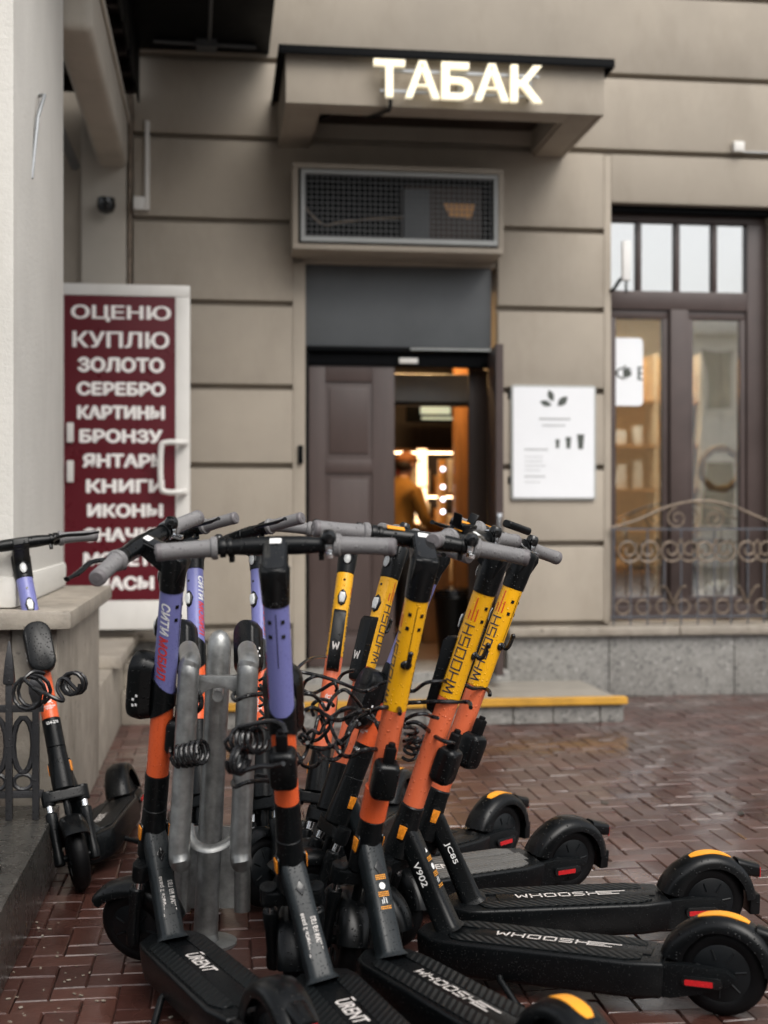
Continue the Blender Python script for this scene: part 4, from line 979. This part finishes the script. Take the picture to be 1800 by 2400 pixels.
    if w:
        def stick():
            m = MB(); o = FOOT.lerp(HEAD, .5) + DTN*.0285; T = dt_frame(o, DT, Yv if DT.cross(Yv).dot(DTN) > 0 else -Yv)
            for c, n_, r_ in ((.065, 3, .008), (.022, 16, .0085)): m.add([(c + r_*math.cos(k/n_*6.283), r_*math.sin(k/n_*6.283), 0) for k in range(n_)], [tuple(range(n_))], T)
            vs, fs = strokes([[(-.02, -.005), (-.008, -.004)], [(-.02, .002), (-.006, .002)], [(-.02, .007), (-.012, .007)]], .002); m.add([(a, b, 0) for a, b in vs], fs, T); return m.mesh('sticker', 'printw')
        P('sticker', 'stick', stick, None, tb)
        def stick2():
            m = MB(); o = FOOT.lerp(HEAD, .5) + DTN*.0285; T = dt_frame(o, DT, Yv if DT.cross(Yv).dot(DTN) > 0 else -Yv)
            for c in (.048, .0435, .039, .007, .0025, -.002, -.028, -.0325):
                for k in range(7): m.add([(c - .0013, -.014 + k*.0042, 0), (c + .0013, -.014 + k*.0042, 0), (c + .0013, -.011 + k*.0042, 0), (c - .0013, -.011 + k*.0042, 0)], [(0, 1, 2, 3)], T)
            return m.mesh('sticker', 'prints_y')
        P('sticker', 'stick2', stick2, None, tb)
    if not w or rear_view:
        def diam(): m = MB(); m.prism([(.018, 0), (0, .012), (-.018, 0), (0, -.012)], 0, .002, dt_frame(FOOT.lerp(HEAD, .74) + DTN*.0278, DT, Yv if DT.cross(Yv).dot(DTN) > 0 else -Yv)); return m.mesh('charge_cover', 'gloss', .001)
        P('charge_cover', 'diam', diam, None, tb)
    def ht():
        m = MB(); m.lathe([(.030, .218), (.0365, .225), (.0365, .262), (.034, .30), (.0315, .345), (.0315, .363), (.027, .368)], 26); return m.mesh('head_tube', 'blackmatte', angle=30)
    h_ = P('head_tube', 'ht', ht, S0)
    for s in (-1, 1):
        def rz(s=s): m = MB(); m.prism(rrect(.052, .026, .011), 0, .005, Matrix(((0, 1, 0, -.004), (0, 0, s, s*.031), (1, 0, 0, .296), (0, 0, 0, 1)))); return m.mesh('reflector_bezel', 'gloss', .002)
        P('reflector_bezel', ('rz', s), rz, None, h_)
        def ra(s=s): m = MB(); m.prism([(-.018, -.0085), (.018, -.011), (.018, .011), (-.018, .0085)], 0, .004, Matrix(((0, 1, 0, -.004), (0, 0, s, s*.0355), (1, 0, 0, .296), (0, 0, 0, 1)))); return m.mesh('amber_reflector', 'amber', .002)
        P('amber_reflector', ('ra', s), ra, None, h_)
    # ---- wheels and fenders
    rwm = Matrix.Translation((XR, 0, WR))
    rw = P('rear_wheel', 'hub', wheel_hub, rwm); P('tyre', 'tyre', wheel_tyre, None, rw)
    fr = P('rear_fender', 'rfend', lambda: fender(14, 176, .1255, .023, .046, flare=.9, name='rear_fender'), rwm)
    def tail():
        m = MB(); a = R(137); c = Vector((math.cos(a), 0, math.sin(a)))*.128
        m.loft([[(c.x + dx*.06 - .004, q*wd, c.z + .004 + dx*.012 + b*hh) for q, b in rrect(1, 1, .3, 3)] for dx, wd, hh in ((.25, .05, .05), (-.3, .044, .042), (-.85, .042, .038))])
        return m.mesh('tail_housing', 'black', .002)
    tl = P('tail_housing', 'tail', tail, None, fr)
    P('tail_light', 'taill', lambda: bx(-.1525, -.1485, -.017, .017, .062, .092).mesh('tail_light', 'red', .003), None, fr)
    def flap(): a = R(172); m = MB(); m.box(-.149, -.118, -.030, .030, -.042, .018); return m.mesh('mud_flap', 'black', .006)
    P('mud_flap', 'flap', flap, None, fr)
    if w:
        def ym():
            m = MB(); rings = []
            for k in range(11):
                a = R(66 + 52*k/10); ww = .017*min(1, .5 + min(k, 10 - k)*.35); rings.append([(.1392*math.cos(a), -ww, .1392*math.sin(a)), (.1392*math.cos(a), ww, .1392*math.sin(a)), (.136*math.cos(a), ww, .136*math.sin(a)), (.136*math.cos(a), -ww, .136*math.sin(a))])
            m.loft(rings); return m.mesh('fender_sticker', 'prints_y')
        P('fender_sticker', 'ym', ym, None, fr)
    fwm = SM @ Matrix.Translation((.018, 0, 0))
    fw = P('front_wheel', 'hub', wheel_hub, fwm); P('tyre', 'tyre', wheel_tyre, None, fw)
    P('front_fender', 'ffend', lambda: fender(20, 155, .122, .022, .040, name='front_fender'), fwm)
    def fork():
        m = MB()
        m.loft([[(a*.052, b*.15, t) for a, b in rrect(1, 1, .3, 4)] for t in (.186, .193, .213, .219)])
        for s in (-1, 1):
            m.cyl((.0, s*.056, .178), (.0, s*.056, .226), .0215, n=18)
            m.lathe([(.012, .155), (.019, .150), (.0195, .125), (.016, .09), (.015, .03), (.018, .015), (.018, -.018), (.010, -.022)], 18, Matrix.Translation((.008, s*.056, 0)))
            m.cyl((.008, s*.030, 0), (.008, s*.066, 0), .012, n=14)
        m.cyl((0, 0, .13), (0, 0, .22), .012, n=14)
        return m.mesh('fork', 'blackmatte', .002)
    fk = P('fork', 'fork', fork, SM)
    for s in (-1, 1):
        P('shock_tube', ('shock', s), lambda s=s: (lambda m: (m.cyl((.004, s*.056, .14), (.001, s*.056, .19), .0115, n=16), m)[1])(MB()).mesh('shock_tube', 'chrome'), None, fk)
    # ---- steering column
    def tubepart(nm, t0, t1, rad, mt, n=28):
        m = MB(); m.lathe([(rad - .003, t0), (rad, t0 + .001), (rad, t1 - .001), (rad - .003, t1)], n); return m.mesh(nm, mt)
    if w:
        lo = P('lower_sleeve', 'wlo', lambda: tubepart('lower_sleeve', .366, .6690, .0285, 'orange2'), SM)
        if rear_view: P('sleeve_collar', 'wcol', lambda: tubepart('sleeve_collar', .366, .452, .0330, 'orange'), SM)
        up = P('upper_sleeve', 'wup', lambda: tubepart('upper_sleeve', .6692, .957, .0287, 'yellow'), SM)
        P('lettering', 'wlet', lambda: stem_print('w'), None, up); P('stripes', 'wstr', stripes, None, up)
        def wl2(): vs, fs = squareword(.185, .026, .0036); m = wrap(vs, fs, .0293, .87, R(-92), -1, -1); return m.mesh('lettering', 'printn')
        P('lettering', 'wlet2', wl2, None, up)
        P('emblem', 'msk', moscow_print, None, lo)
    else:
        P('black_collar', 'ublk', lambda: tubepart('black_collar', .366, .4636, .0310, 'blackmatte'), SM)
        lo = P('lower_sleeve', 'ulo', lambda: tubepart('lower_sleeve', .4638, .69, .0285, 'orange'), SM)
        up = P('upper_sleeve', 'uup', lambda: tubepart('upper_sleeve', .70, .973, .0287, 'purple'), SM)
        def colr():
            m = MB(); n = 28; rings = []
            for t, rad in ((0, .0295), (0, .0325), (1, .0325), (1, .0295)):
                rings.append([(rad*math.cos(2*math.pi*j/n), rad*math.sin(2*math.pi*j/n), (.640 - .022*math.cos(2*math.pi*j/n)) if t == 0 else (.722 + .022*math.cos(2*math.pi*j/n))) for j in range(n)])
            m.loft(rings, caps=False); return m.mesh('box_collar', 'blackmatte')
        P('box_collar', 'ucol', colr, SM @ Matrix.Translation((0, 0, -box_drop*.3)))
        P('lettering', 'uc1', city_print('СИТИ', .945, .085, 'printw'), None, up); P('lettering', 'uc2', city_print('МОБИЛ', .857, .118, 'printr'), None, up)
        P('emblem', 'msk', moscow_print, None, lo)
        def tb_():
            m = MB(); m.loft([[(xx, a*sw, .70 + b*sh) for a, b in rrect(.093, .18, .042, 6)] for xx, sw, sh in ((.022, .72, .9), (.045, .97, .985), (.048, 1, 1), (.072, 1, 1), (.080, .96, .98), (.084, .86, .92))]); return m.mesh('telematics_box', 'black')
        tx = P('telematics_box', 'utb', tb_, SM @ Matrix.Translation((0, 0, -box_drop)))
        def tbm():
            m = MB()
            for s in (-1, 1):
                for xx, zz in ((.052, .665), (.052, .69), (.061, .662), (.061, .678)):
                    m.box(xx - .003, xx + .003, s*.0463 - .0006, s*.0463 + .0006, zz - .0035, zz + .0035)
            return m.mesh('marks', 'printw')
        o = P('marks', 'utbm', tbm, None, tx); o['kind'] = 'stuff'
        def spk():
            m = MB()
            for i in range(-4, 5):
                for j in range(-4, 5):
                    if i*i + j*j < 17: m.box(.0838, .0848, i*.005 - .0016, i*.005 + .0016, .645 + j*.005 - .0013, .645 + j*.005 + .0013)
            return m.mesh('speaker_holes', 'rubber')
        o = P('speaker_holes', 'uspk', spk, None, tx); o['kind'] = 'stuff'
        if number: P('number', ('unum', number), lambda: round_print(number, .447, .042, .0105, .0314), SM)
    # slot, bolts and bag hook on the rider's side of the upper sleeve
    tcap = .957 if w else .973
    P('slot', ('slot', w), lambda: wrap(*strokes([[(0, 0), (.13, 0)]], .0018), .0295, tcap - .145, R(180)).mesh('slot', 'rubber'), None, up)
    for bt_ in (tcap - .035, tcap - .07):
        for ph in (150, -150):
            def bolt(t=bt_, ph=ph):
                m = MB(); a = R(ph); m.box(-.0045, .0045, -.0045, .0045, 0, .0026, Matrix.Translation((.0275*math.cos(a), .0275*math.sin(a), t)) @ Matrix.Rotation(a, 4, 'Z') @ Matrix.Rotation(R(90), 4, 'Y')); return m.mesh('bolt', 'gloss', .0008)
            P('bolt', ('bolt', w, bt_, ph), bolt, None, up)
    if w:
        def hook(): m = MB(); m.ball((-.029, 0, .795), .012, 12, 8, (.6, 1.2, 1)); m.tube(smooth_path([(-.030, 0, .80), (-.044, 0, .795), (-.053, 0, .805), (-.055, 0, .835)]), [.006]*18 + [.007], 8); m.ball((-.055, 0, .835), .007, 8, 6); return m.mesh('bag_hook', 'gloss')
        P('bag_hook', 'hook', hook, SM)
        def wb():
            m = MB(); pf_ = [(.022, .615), (.042, .620), (.050, .64), (.058, .805), (.050, .820), (.022, .826)]
            m.loft([[(a, -.021, b) for a, b in pf_], [(a, .021, b) for a, b in pf_]]); return m.mesh('front_module', 'black', .004)
        wbx = P('front_module', 'wbox', wb, SM)
        def wlt():
            vs, fs = strokes([[(-.010, .012), (-.006, -.010), (0, .008), (.006, -.010), (.010, .012)]], .0042); m = MB()
            m.add([(.0528 + (.695 + b - .64)*.0485, a, .695 + b) for a, b in vs], fs); return m.mesh('letter', 'prints')
        P('letter', 'wltr', wlt, None, wbx)
    # head, display, bar
    def head():
        m = MB(); t0 = tcap
        m.lathe([(.029, t0 - .002), (.0308, t0 + .001), (.0328, t0 + .04), (.035, 1.055), (.030, 1.066)], 26)
        pf_ = [(-.034, 1.045), (-.02, 1.0), (.035, 1.03), (.075, 1.052), (.112, 1.060), (.114, 1.082), (.095, 1.094), (-.030, 1.062)]
        m.loft([[(a, -.0275, b) for a, b in pf_], [(a, .0275, b) for a, b in pf_]]); return m.mesh('head_block', 'black', .006, seg=3)
    hd = P('head_block', ('head', w), head, SM)
    DSL = Matrix.Rotation(math.atan2(1.062 - 1.094, .125), 4, 'Y')
    def disp():
        ang = math.atan2(1.094 - 1.062, .125); T = Matrix.Translation((.0325, 0, 1.0785)) @ Matrix.Rotation(-ang, 4, 'Y'); m = MB(); m.prism(rrect(.112, .046, .012), 0, .0022, T); return m.mesh('display', 'gloss', .0008)
    P('display', 'disp', disp, None, hd)
    def dst():
        ang = math.atan2(1.094 - 1.062, .125); T = Matrix.Translation((.0325, 0, 1.0785)) @ Matrix.Rotation(-ang, 4, 'Y'); m = MB(); m.prism(rrect(.020, .026, .002), .0023, .0027, T @ Matrix.Translation((.043, 0, 0))); return m.mesh('sticker', 'printw')
    P('sticker', 'dst', dst, None, hd)
    if not w:
        def icons():
            m = MB()
            for t in (1.035, 1.010, .988):
                vs, fs = strokes([[(-.0035, .007), (.0035, .007)], [(-.0035, .007), (-.0035, .013)], [(.0035, .007), (.0035, .013)], [(-.010, 0), (.010, 0)]], .0012)
                m.add([(-.0312*math.cos(a/.0312), -.0312*math.sin(a/.0312), t + b - .01) for a, b in vs], fs)
            return m.mesh('icons', 'print_grey')
        P('icons', 'icons', icons, None, hd)
    BX, BT, HB = .0875, 1.074, .262
    bp = lambda yy: (BX - .05*(abs(yy)/HB)**2*.5, yy, BT)
    def bar():
        m = MB(); ys = [-.135, -.11, -.085, -.055, 0, .055, .085, .11, .135]
        m.tube([bp(q) for q in ys], [.0155, .0165, .0185, .021, .021, .021, .0185, .0165, .0155], 18)
        for s in (-1, 1):
            for a, b, r_ in ((.098, .108, .021), (.112, .126, .0225)): m.cyl(bp(s*a), bp(s*b), r_, n=20)
            m.box(BX - .012, BX + .004, s*.10 - .006, s*.10 + .006, BT - .034, BT - .018)
        return m.mesh('handlebar', 'black', .0015)
    hb = P('handlebar', 'bar', bar, SM)
    for s in (-1, 1):
        def grip(s=s):
            m = MB(); ys = [.130, .134, .143, .146, .165, .20, .235, .252]; rs = [.0245, .0265, .0255, .0205, .0195, .0190, .0192, .0198]
            m.tube([bp(s*q) for q in ys], rs, 22); return m.mesh('grip', 'grip')
        gp = P('grip', ('grip', s), grip, None, hb)
        def gend(s=s):
            m = MB(); m.tube([bp(s*q) for q in (.252, .262, .266, .2665)], [.0199, .0199, .016, .006], 20); m.cyl(bp(s*.266), bp(s*.268), .0055, n=10); return m.mesh('grip_end', 'grip_dark')
        P('grip_end', ('gend', s), gend, None, hb)
    P('brake_lever', 'lever', lambda: (lambda m: (m.tube(smooth_path([(BX + .012, .108, BT - .012), (BX + .045, .122, BT - .016), (BX + .058, .15, BT - .018), (BX + .050, .215, BT - .02), (BX + .052, .262, BT - .02)]), [.008]*20 + [.006]*4 + [.0085], 9, flat=.7), m)[1])(MB()).mesh('brake_lever', 'black'), None, hb)
    def bell(): m = MB(); m.lathe([(.0, .028), (.012, .026), (.017, .018), (.018, .008), (.016, 0)], 18, Matrix.Translation(bp(-.118)) @ Matrix.Translation((-.012, 0, .012))); return m.mesh('bell', 'gloss')
    P('bell', 'bell', bell, None, hb)
    P('throttle', 'thr', lambda: (lambda m: (m.cyl(bp(-.112), bp(-.127), .0245, n=20), m.box(BX - .05, BX - .02, -.127, -.113, BT - .014, BT - .004), m)[2])(MB()).mesh('throttle', 'chrome', .002), None, hb)
    if w:
        def bst(): m = MB(); m.box(BX - .011, BX + .011, .045, .088, BT + .0195, BT + .0225); return m.mesh('bar_sticker', 'prints_y', .001)
        P('bar_sticker', 'bst', bst, None, hb)
    if holder:
        def hol():
            m = MB(); c = (BX + .005, .05, BT + .035); m.box(c[0]-.022, c[0]+.022, c[1]-.04, c[1]+.04, c[2]-.008, c[2]+.004)
            m.box(c[0]-.02, c[0]+.02, c[1]-.03, c[1]+.03, c[2]-.03, c[2]-.008)
            for s in (-1, 1): m.loft([[(c[0]+a, c[1]+s*(.038+e), c[2]+z) for a in (-.012, .012)] + [(c[0]+a, c[1]+s*(.045+e), c[2]+z) for a in (.012, -.012)] for z, e in ((-.008, 0), (.012, .004), (.028, .012))])
            return m.mesh('phone_holder', 'black', .004)
        P('phone_holder', 'hol', hol, None, hb)
        def hst(): m = MB(); m.lathe([(.017, 0), (.017, .001)], 20, Matrix.Translation((BX + .005, .05, BT + .0395)) @ Matrix.Diagonal((.8, 1.3, 1, 1))); return m.mesh('sticker', 'prints_y')
        P('sticker', 'hst', hst, None, hb)
    if pad: P('bar_pad', 'pad', lambda: (lambda m: (m.loft([[(.055 + a, yy, 1.118 + b) for a, b in rrect(.032*q, .022*q, .009*q, 4)] for yy, q in ((-.055, .8), (-.05, 1), (.05, 1), (.055, .8))], T=None), m)[1])(MB()).mesh('bar_pad', 'black', .002), SM)
    def hl(): m = MB(); m.ball((.028, 0, 1.005), .020, 18, 10, (.45, .85, 1.25)); return m.mesh('headlight', 'gloss')
    l_ = P('headlight', 'hl', hl, None, hd)
    P('lens', 'hll', lambda: (lambda m: (m.ball((.0325, 0, 1.005), .015, 16, 9, (.4, .85, 1.3)), m)[1])(MB()).mesh('lens', 'lens'), None, hd)
    def rlb(): m = MB(); m.loft([[(xx, a*q, .868 + b*q) for a, b in ((-.009, .022), (0, .030), (.009, .022), (.016, .004), (.011, -.022), (0, -.030), (-.011, -.022), (-.016, .004))] for xx, q in ((.018, 1.0), (.030, 1.0), (.0335, .85))]); return m.mesh('reflector_bezel', 'gloss', .002)
    rl = P('reflector_bezel', 'rlb', rlb, SM)
    P('reflector_lens', 'rll', lambda: (lambda m: (m.loft([[(xx, a*q, .868 + b*q) for a, b in ((-.0085, .018), (.0085, .018), (.0115, .002), (.0075, -.019), (-.0075, -.019), (-.0115, .002))] for xx, q in ((.030, 1), (.0365, .95), (.0385, .7))]), m)[1])(MB()).mesh('reflector_lens', 'lens', .001), None, rl)
    P('front_screw', 'fsc', lambda: (lambda m: (m.cyl((.0275, 0, .93), (.0298, 0, .93), .0042, n=12), m)[1])(MB()).mesh('front_screw', 'gloss'), None, up)
    # lock box on the rider's side
    if lock:
        tz = .50 if w else .585
        def lk():
            m = MB(); m.loft([[(xx, a*sw, tz + b*sw) for a, b in rrect(.062, .098, .016, 4)] for xx, sw in ((-.026, .86), (-.034, 1), (-.066, 1), (-.076, .90), (-.079, .78))]); return m.mesh('lock_box', 'black')
        lb = P('lock_box', ('lk', w), lk, SM)
        P('lock_plug', ('lkp', w), lambda: (lambda m: (m.loft([[(xx, a, tz + .066 + b) for a, b in rrect(.026, .05, .006, 3)] for xx in (-.040, -.064)]), m.cyl((-.052, 0, tz + .085), (-.052, 0, tz + .10), .009, n=12), m)[2])(MB()).mesh('lock_plug', 'rubber', .003), None, lb)
    def ks(): m = MB(); m.tube([(.06, .07, .06), (.055, .085, .05), (.0, .125, .006)], [.010, .009, .009], 10); m.cyl((.0, .125, .006), (-.012, .135, .006), .011, n=10); return m.mesh('kickstand', 'blackmatte')
    P('kickstand', 'ks', ks)
    root['_m'] = [list(r) for r in rootm]
    return root, rootm, rootm @ SM

SC = {}
SC['A'] = scooter('u', -.974, 4.70, -88.8, 15.8, 21.2, 'purple and orange scooter leaning by the granite ledge at the far left', '054-270', lock=False)
SC['B'] = scooter('u', -.432, 3.155, 118.0, -2.4, 44.7, 'leftmost front scooter, purple and orange, its bar turned, seen from behind', rear_view=True)
SC['C'] = scooter('u', -.651, 4.54, -79.4, .3, -49.2, 'purple scooter standing behind the leftmost front scooter, lamp towards viewer')
SC['D'] = scooter('u', -.425, 4.508, -82.0, .4, -47.8, 'purple scooter mostly hidden behind the middle purple one, box beside steel post')
SC['E'] = scooter('u', -.049, 2.852, 110.7, -9.0, -21.7, 'front purple scooter right of the steel rack, seen from behind', rear_view=True)
SC['F'] = scooter('w', -.108, 4.583, -108.9, -.8, 20.8, 'yellow and orange scooter facing the viewer, left of the two behind the cables')
SC['G'] = scooter('w', .069, 4.247, -133.2, -1.9, 0, 'yellow and orange scooter facing left forward, right of the two behind the cables')
SC['H'] = scooter('w', .122, 3.022, 120.6, .9, -21.8, 'nearest yellow scooter in the middle, seen from behind with lock box on its stem', rear_view=True)
SC['I'] = scooter('w', .371, 3.351, 160.1, -1.7, -8, 'yellow scooter numbered V902 with its deck pointing right, nearest of the right pair', 'V902', holder=True)
SC['J'] = scooter('w', .455, 3.726, 188.0, -4.4, -48.7, 'yellow scooter numbered JC85, rightmost and farther of the right pair', 'JC85', pad=True)
SC['L'] = scooter('u', .157, 4.04, -152.7, -8.0, 0, 'purple and orange scooter hidden behind the nearest yellow one, grey worn deck', '031-164', deck_grey=True, lock=False, box_drop=.11)

# ------------------------------------------------------------------ lock cables
def at(px, py, d): return Vector(((px - 829.5)/2850*d, d, 1.2 + (1120 - py)/2850*d))
def z5(px, py): return ((650 + px/4.1475)*.9217, (1500 + py/4.1475)*.9217)
def cable(key, pts, rad=.0042):
    rad *= 1.2
    root, rm, sm = SC[key]; inv = rm.inverted()
    m = MB(); m.tube([inv @ p for p in smooth_path(pts, 6)], rad, 8)
    return part('lock_cable', m.mesh('lock_cable', 'cable'), root)
def zc(key, seq, d0, d1=None, rad=.0042):
    d1 = d0 if d1 is None else d1; n = len(seq) - 1
    cable(key, [at(*z5(a, b), d0 + (d1 - d0)*i/n + .03*math.sin(i*1.9)) for i, (a, b) in enumerate(seq)], rad)
def coil(key, a, b, rad, turns, wire=.0042, lead=()):
    wire *= 1.15
    a, b = Vector(a), Vector(b); ax = (b - a).normalized(); p = ax.cross(Vector((0, 0, 1))).normalized(); q = ax.cross(p); n = int(turns*12)
    pts = [a + (b - a)*t/n + (p*math.cos(t/12*6.283) + q*math.sin(t/12*6.283))*rad for t in range(n + 1)]
    root, rm, sm = SC[key]; inv = rm.inverted(); m = MB()
    m.tube([inv @ Vector(x_) for x_ in smooth_path(list(lead), 5)[:-1] + pts] if lead else [inv @ x_ for x_ in pts], wire, 8)
    part('lock_cable', m.mesh('lock_cable', 'cable'), root)
zc('F', [(115, 295), (300, 325), (480, 370), (620, 420), (720, 460), (820, 500), (880, 490), (960, 455), (1060, 410), (1180, 440), (1290, 495), (1340, 490), (1440, 420), (1560, 400), (1640, 400)], 3.55, 3.35)
zc('F', [(470, 165), (420, 165), (350, 175), (250, 225), (160, 320), (90, 420)], 4.05, 3.5)
zc('G', [(120, 400), (190, 440), (260, 495), (340, 520), (420, 490), (520, 430), (560, 425), (580, 470), (570, 500)], 3.5)
zc('F', [(245, 470), (265, 420), (290, 390), (360, 355), (430, 350)], 3.55)
zc('G', [(590, 390), (640, 330), (720, 300), (760, 298)], 3.85, 3.75)
zc('E', [(120, 560), (205, 540), (280, 525), (350, 540), (420, 600), (475, 680), (520, 590), (580, 520), (650, 485), (710, 520), (770, 590), (815, 650)], 3.3, 3.4)
zc('H', [(130, 790), (210, 735), (260, 690), (330, 660), (400, 680), (470, 730), (540, 770), (610, 780), (700, 745), (800, 695), (860, 690), (920, 690), (980, 665), (1060, 655), (1150, 650), (1185, 670), (1190, 720)], 3.3, 3.17, .0048)
zc('H', [(350, 730), (335, 680), (350, 620), (420, 580), (490, 590), (545, 640)], 3.4)
zc('G', [(425, 700), (450, 770), (475, 810), (540, 740), (620, 690), (720, 665), (800, 680), (880, 700), (940, 770), (970, 830), (1000, 900)], 3.45, 3.3)
zc('H', [(250, 990), (215, 950), (240, 920), (275, 950), (290, 1000), (330, 1040), (420, 1060), (520, 1040), (600, 1000), (680, 930), (740, 840), (800, 760), (880, 710), (920, 695)], 3.4, 3.25, .0048)
zc('H', [(290, 1000), (290, 1060), (260, 1130), (200, 1200), (160, 1230)], 3.3, 3.3)
zc('H', [(160, 1160), (190, 1110), (225, 1160), (240, 1210), (300, 1240), (370, 1225), (415, 1170), (395, 1090)], 3.3)
zc('H', [(395, 1080), (420, 1130), (480, 1160), (550, 1165), (610, 1130), (640, 1070), (630, 1010), (590, 980), (570, 1030), (600, 1090), (660, 1130), (720, 1130), (800, 1090), (880, 1065), (990, 1065)], 3.4, 3.2, .0048)
zc('I', [(1240, 612), (1400, 605), (1540, 600), (1700, 600), (1820, 602), (1870, 612), (1880, 660)], 3.4, 3.38, .0048)
zc('I', [(1230, 790), (1250, 770), (1330, 730), (1430, 720), (1500, 745), (1560, 760)], 3.3)
zc('H', [(1230, 830), (1260, 815), (1340, 800), (1420, 840), (1500, 910), (1570, 960), (1640, 990), (1720, 1000)], 3.4, 3.36, .0048)
zc('H', [(1240, 850), (1300, 850), (1350, 870), (1355, 900), (1280, 920), (1240, 915)], 3.2)
zc('I', [(1230, 985), (1300, 965), (1370, 955), (1300, 1000), (1240, 1030)], 3.25)
zc('J', [(1690, 395), (1740, 400), (1830, 440), (1900, 470), (2010, 470), (2060, 500), (2065, 540)], 3.55, 3.62, .0048)
cr_ = random.Random(21)
for k in range(3):
    x0_, x1_ = cr_.uniform(632, 680), cr_.uniform(760, 900); y0_ = cr_.uniform(1480, 1600); d_ = cr_.uniform(3.35, 3.75); n_ = 7
    cable('EFGHFGHEG'[k], [at(x0_ + (x1_ - x0_)*i/n_, y0_ + cr_.uniform(-22, 22) + 30*math.sin(i*1.3 + k), d_ + .05*math.sin(i*2 + k)) for i in range(n_ + 1)], .0042)
coil('I', at(882, 1635, 3.5), at(902, 1590, 3.46), .018, 3.5, .004)
coil('B', at(385, 1634, 3.28), at(440, 1624, 3.24), .028, 5, .0046, lead=[at(392, 1600, 3.36), at(372, 1608, 3.33), at(366, 1632, 3.3)])
cable('B', [at(398, 1530, 3.38), at(400, 1508, 3.36), at(412, 1487, 3.32), at(425, 1492, 3.3), at(434, 1510, 3.3), at(432, 1530, 3.3), at(412, 1545, 3.33), at(398, 1556, 3.36)], .0056)
coil('E', at(505, 1600, 3.05), at(560, 1600, 3.0), .028, 4.5, .0046, lead=[at(618, 1585, 2.86), at(610, 1565, 2.88), at(585, 1558, 2.92), at(545, 1565, 2.98), at(510, 1572, 3.03)])
coil('E', at(505, 1640, 2.98), at(525, 1645, 2.97), .030, 2.5, .0048)
cable('E', [at(520, 1668, 2.96), at(560, 1656, 2.93), at(590, 1655, 2.90), at(612, 1650, 2.87)], .0048)
for yy in (1505, 1692):
    cable('E', [at(600, yy + 2, 3.25), at(575, yy - 5, 3.2), at(535, yy - 2, 3.13), at(508, yy + 8, 3.16), at(505, yy - 6, 3.3), at(540, yy - 18, 3.38), at(575, yy - 14, 3.36)], .0045)
for k in range(4):
    cable('D', [at(560, 1470 + k*28, 3.95), at(590, 1455 + k*30, 3.9), at(600, 1475 + k*28, 3.88), at(578, 1492 + k*28, 3.9), at(562, 1480 + k*28, 3.95)], .004)
# cable wound about the stem of the scooter at the ledge
coil('A', at(55, 1500, 4.12), at(78, 1490, 4.2), .050, 2.2, .0055, lead=[at(95, 1455, 4.15), at(70, 1452, 4.12), at(48, 1470, 4.1)])
cable('A', [at(72, 1485, 4.1), at(100, 1500, 4.06), at(125, 1512, 4.06), at(136, 1512, 4.08), at(124, 1490, 4.1), at(128, 1470, 4.12), at(140, 1466, 4.12), at(155, 1480, 4.12), at(167, 1492, 4.12)], .0055)
coil('A', at(150, 1478, 4.12), at(168, 1475, 4.18), .034, 2.6, .0055)

# ------------------------------------------------------------------ galvanised bike rack
rk = thing('bike_rack', 'galvanised steel post with two upright hoops amid the scooters', 'bike rack', Matrix.Translation((-.50, 3.72, 0)))
def rp(nm, m, bevel=0): return part(nm, m.mesh(nm, 'galv', bevel), rk, Matrix.Translation((.50, -3.72, 0)))
m = MB(); pts = [(-.505 + .042*t/.88, 3.72, t) for t in (0, .3, .6, .84, .862, .878, .886)]; m.tube(pts, [.034, .034, .034, .034, .030, .020, .004], 26); rp('post', m)
m = MB(); m.lathe([(.09, 0), (.09, .008), (.04, .012), (.036, .03)], 26, Matrix.Translation((-.505, 3.72, 0))); rp('base_plate', m)
for (xt, xb, xr_) in ((-.488, -.511, -.500), (-.341, -.3585, -.352)):
    front = [(xb, 3.29 + .02, .34), (xb, 3.29, .37)] + [(xb + (xt - xb)*t, 3.29, .37 + (.80 - .37)*t) for t in (.25, .5, .75, 1)] + [(xt, 3.295, .825), (xt, 3.325, .84)]
    k_ = 3.62/3.29; back = [(xt*k_*.995, 3.60, .84), (xt*k_, 3.635, .82), (xt*k_, 3.64, .79)] + [((xb + (xt - xb)*t)*k_ + .004, 3.64, .37 + .42*t) for t in (.75, .5, .25, 0)] + [(xb*k_, 3.62, .345), (xb*k_, 3.58, .34)]
    m = MB(); m.tube(smooth_path(front + back, 4, closed=True), .0265, 18, closed=True); rp('hoop', m)
m = MB(); pl_ = [(-.49, .805), (-.34, .805), (-.34, .765)] + [(-.415 + .052*math.cos(R(a)), .735 + .04*math.sin(R(a))) for a in range(0, 181, 20)] + [(-.49, .765)]
m.loft([[(a, 3.31, b) for a, b in pl_], [(a, 3.335, b) for a, b in pl_]]); rp('bridge_plate', m, .003)
m = MB(); m.tube([(-.42, 3.33, .75), (-.463, 3.70, .75)], .014, 10); rp('tie_bar', m)
m = MB(); m.tube(smooth_path([(-.50, 3.36, .42), (-.485, 3.33, .385), (-.44, 3.31, .37), (-.39, 3.33, .385), (-.36, 3.36, .42)]), .016, 8, flat=.45); rp('lower_bracket', m)
for x_ in (-.59, -.415):
    m = MB(); m.cyl((x_, 3.86, .05), (x_, 3.86, .42), .024, n=20); rp('side_tube', m, .003)
m = MB(); m.box(-.585, -.42, 3.852, 3.864, .06, .30); rp('tie_plate', m, .002)
for o in bpy.data.objects:
    for k in ('_b', '_m'):
        if k in o: del o[k]
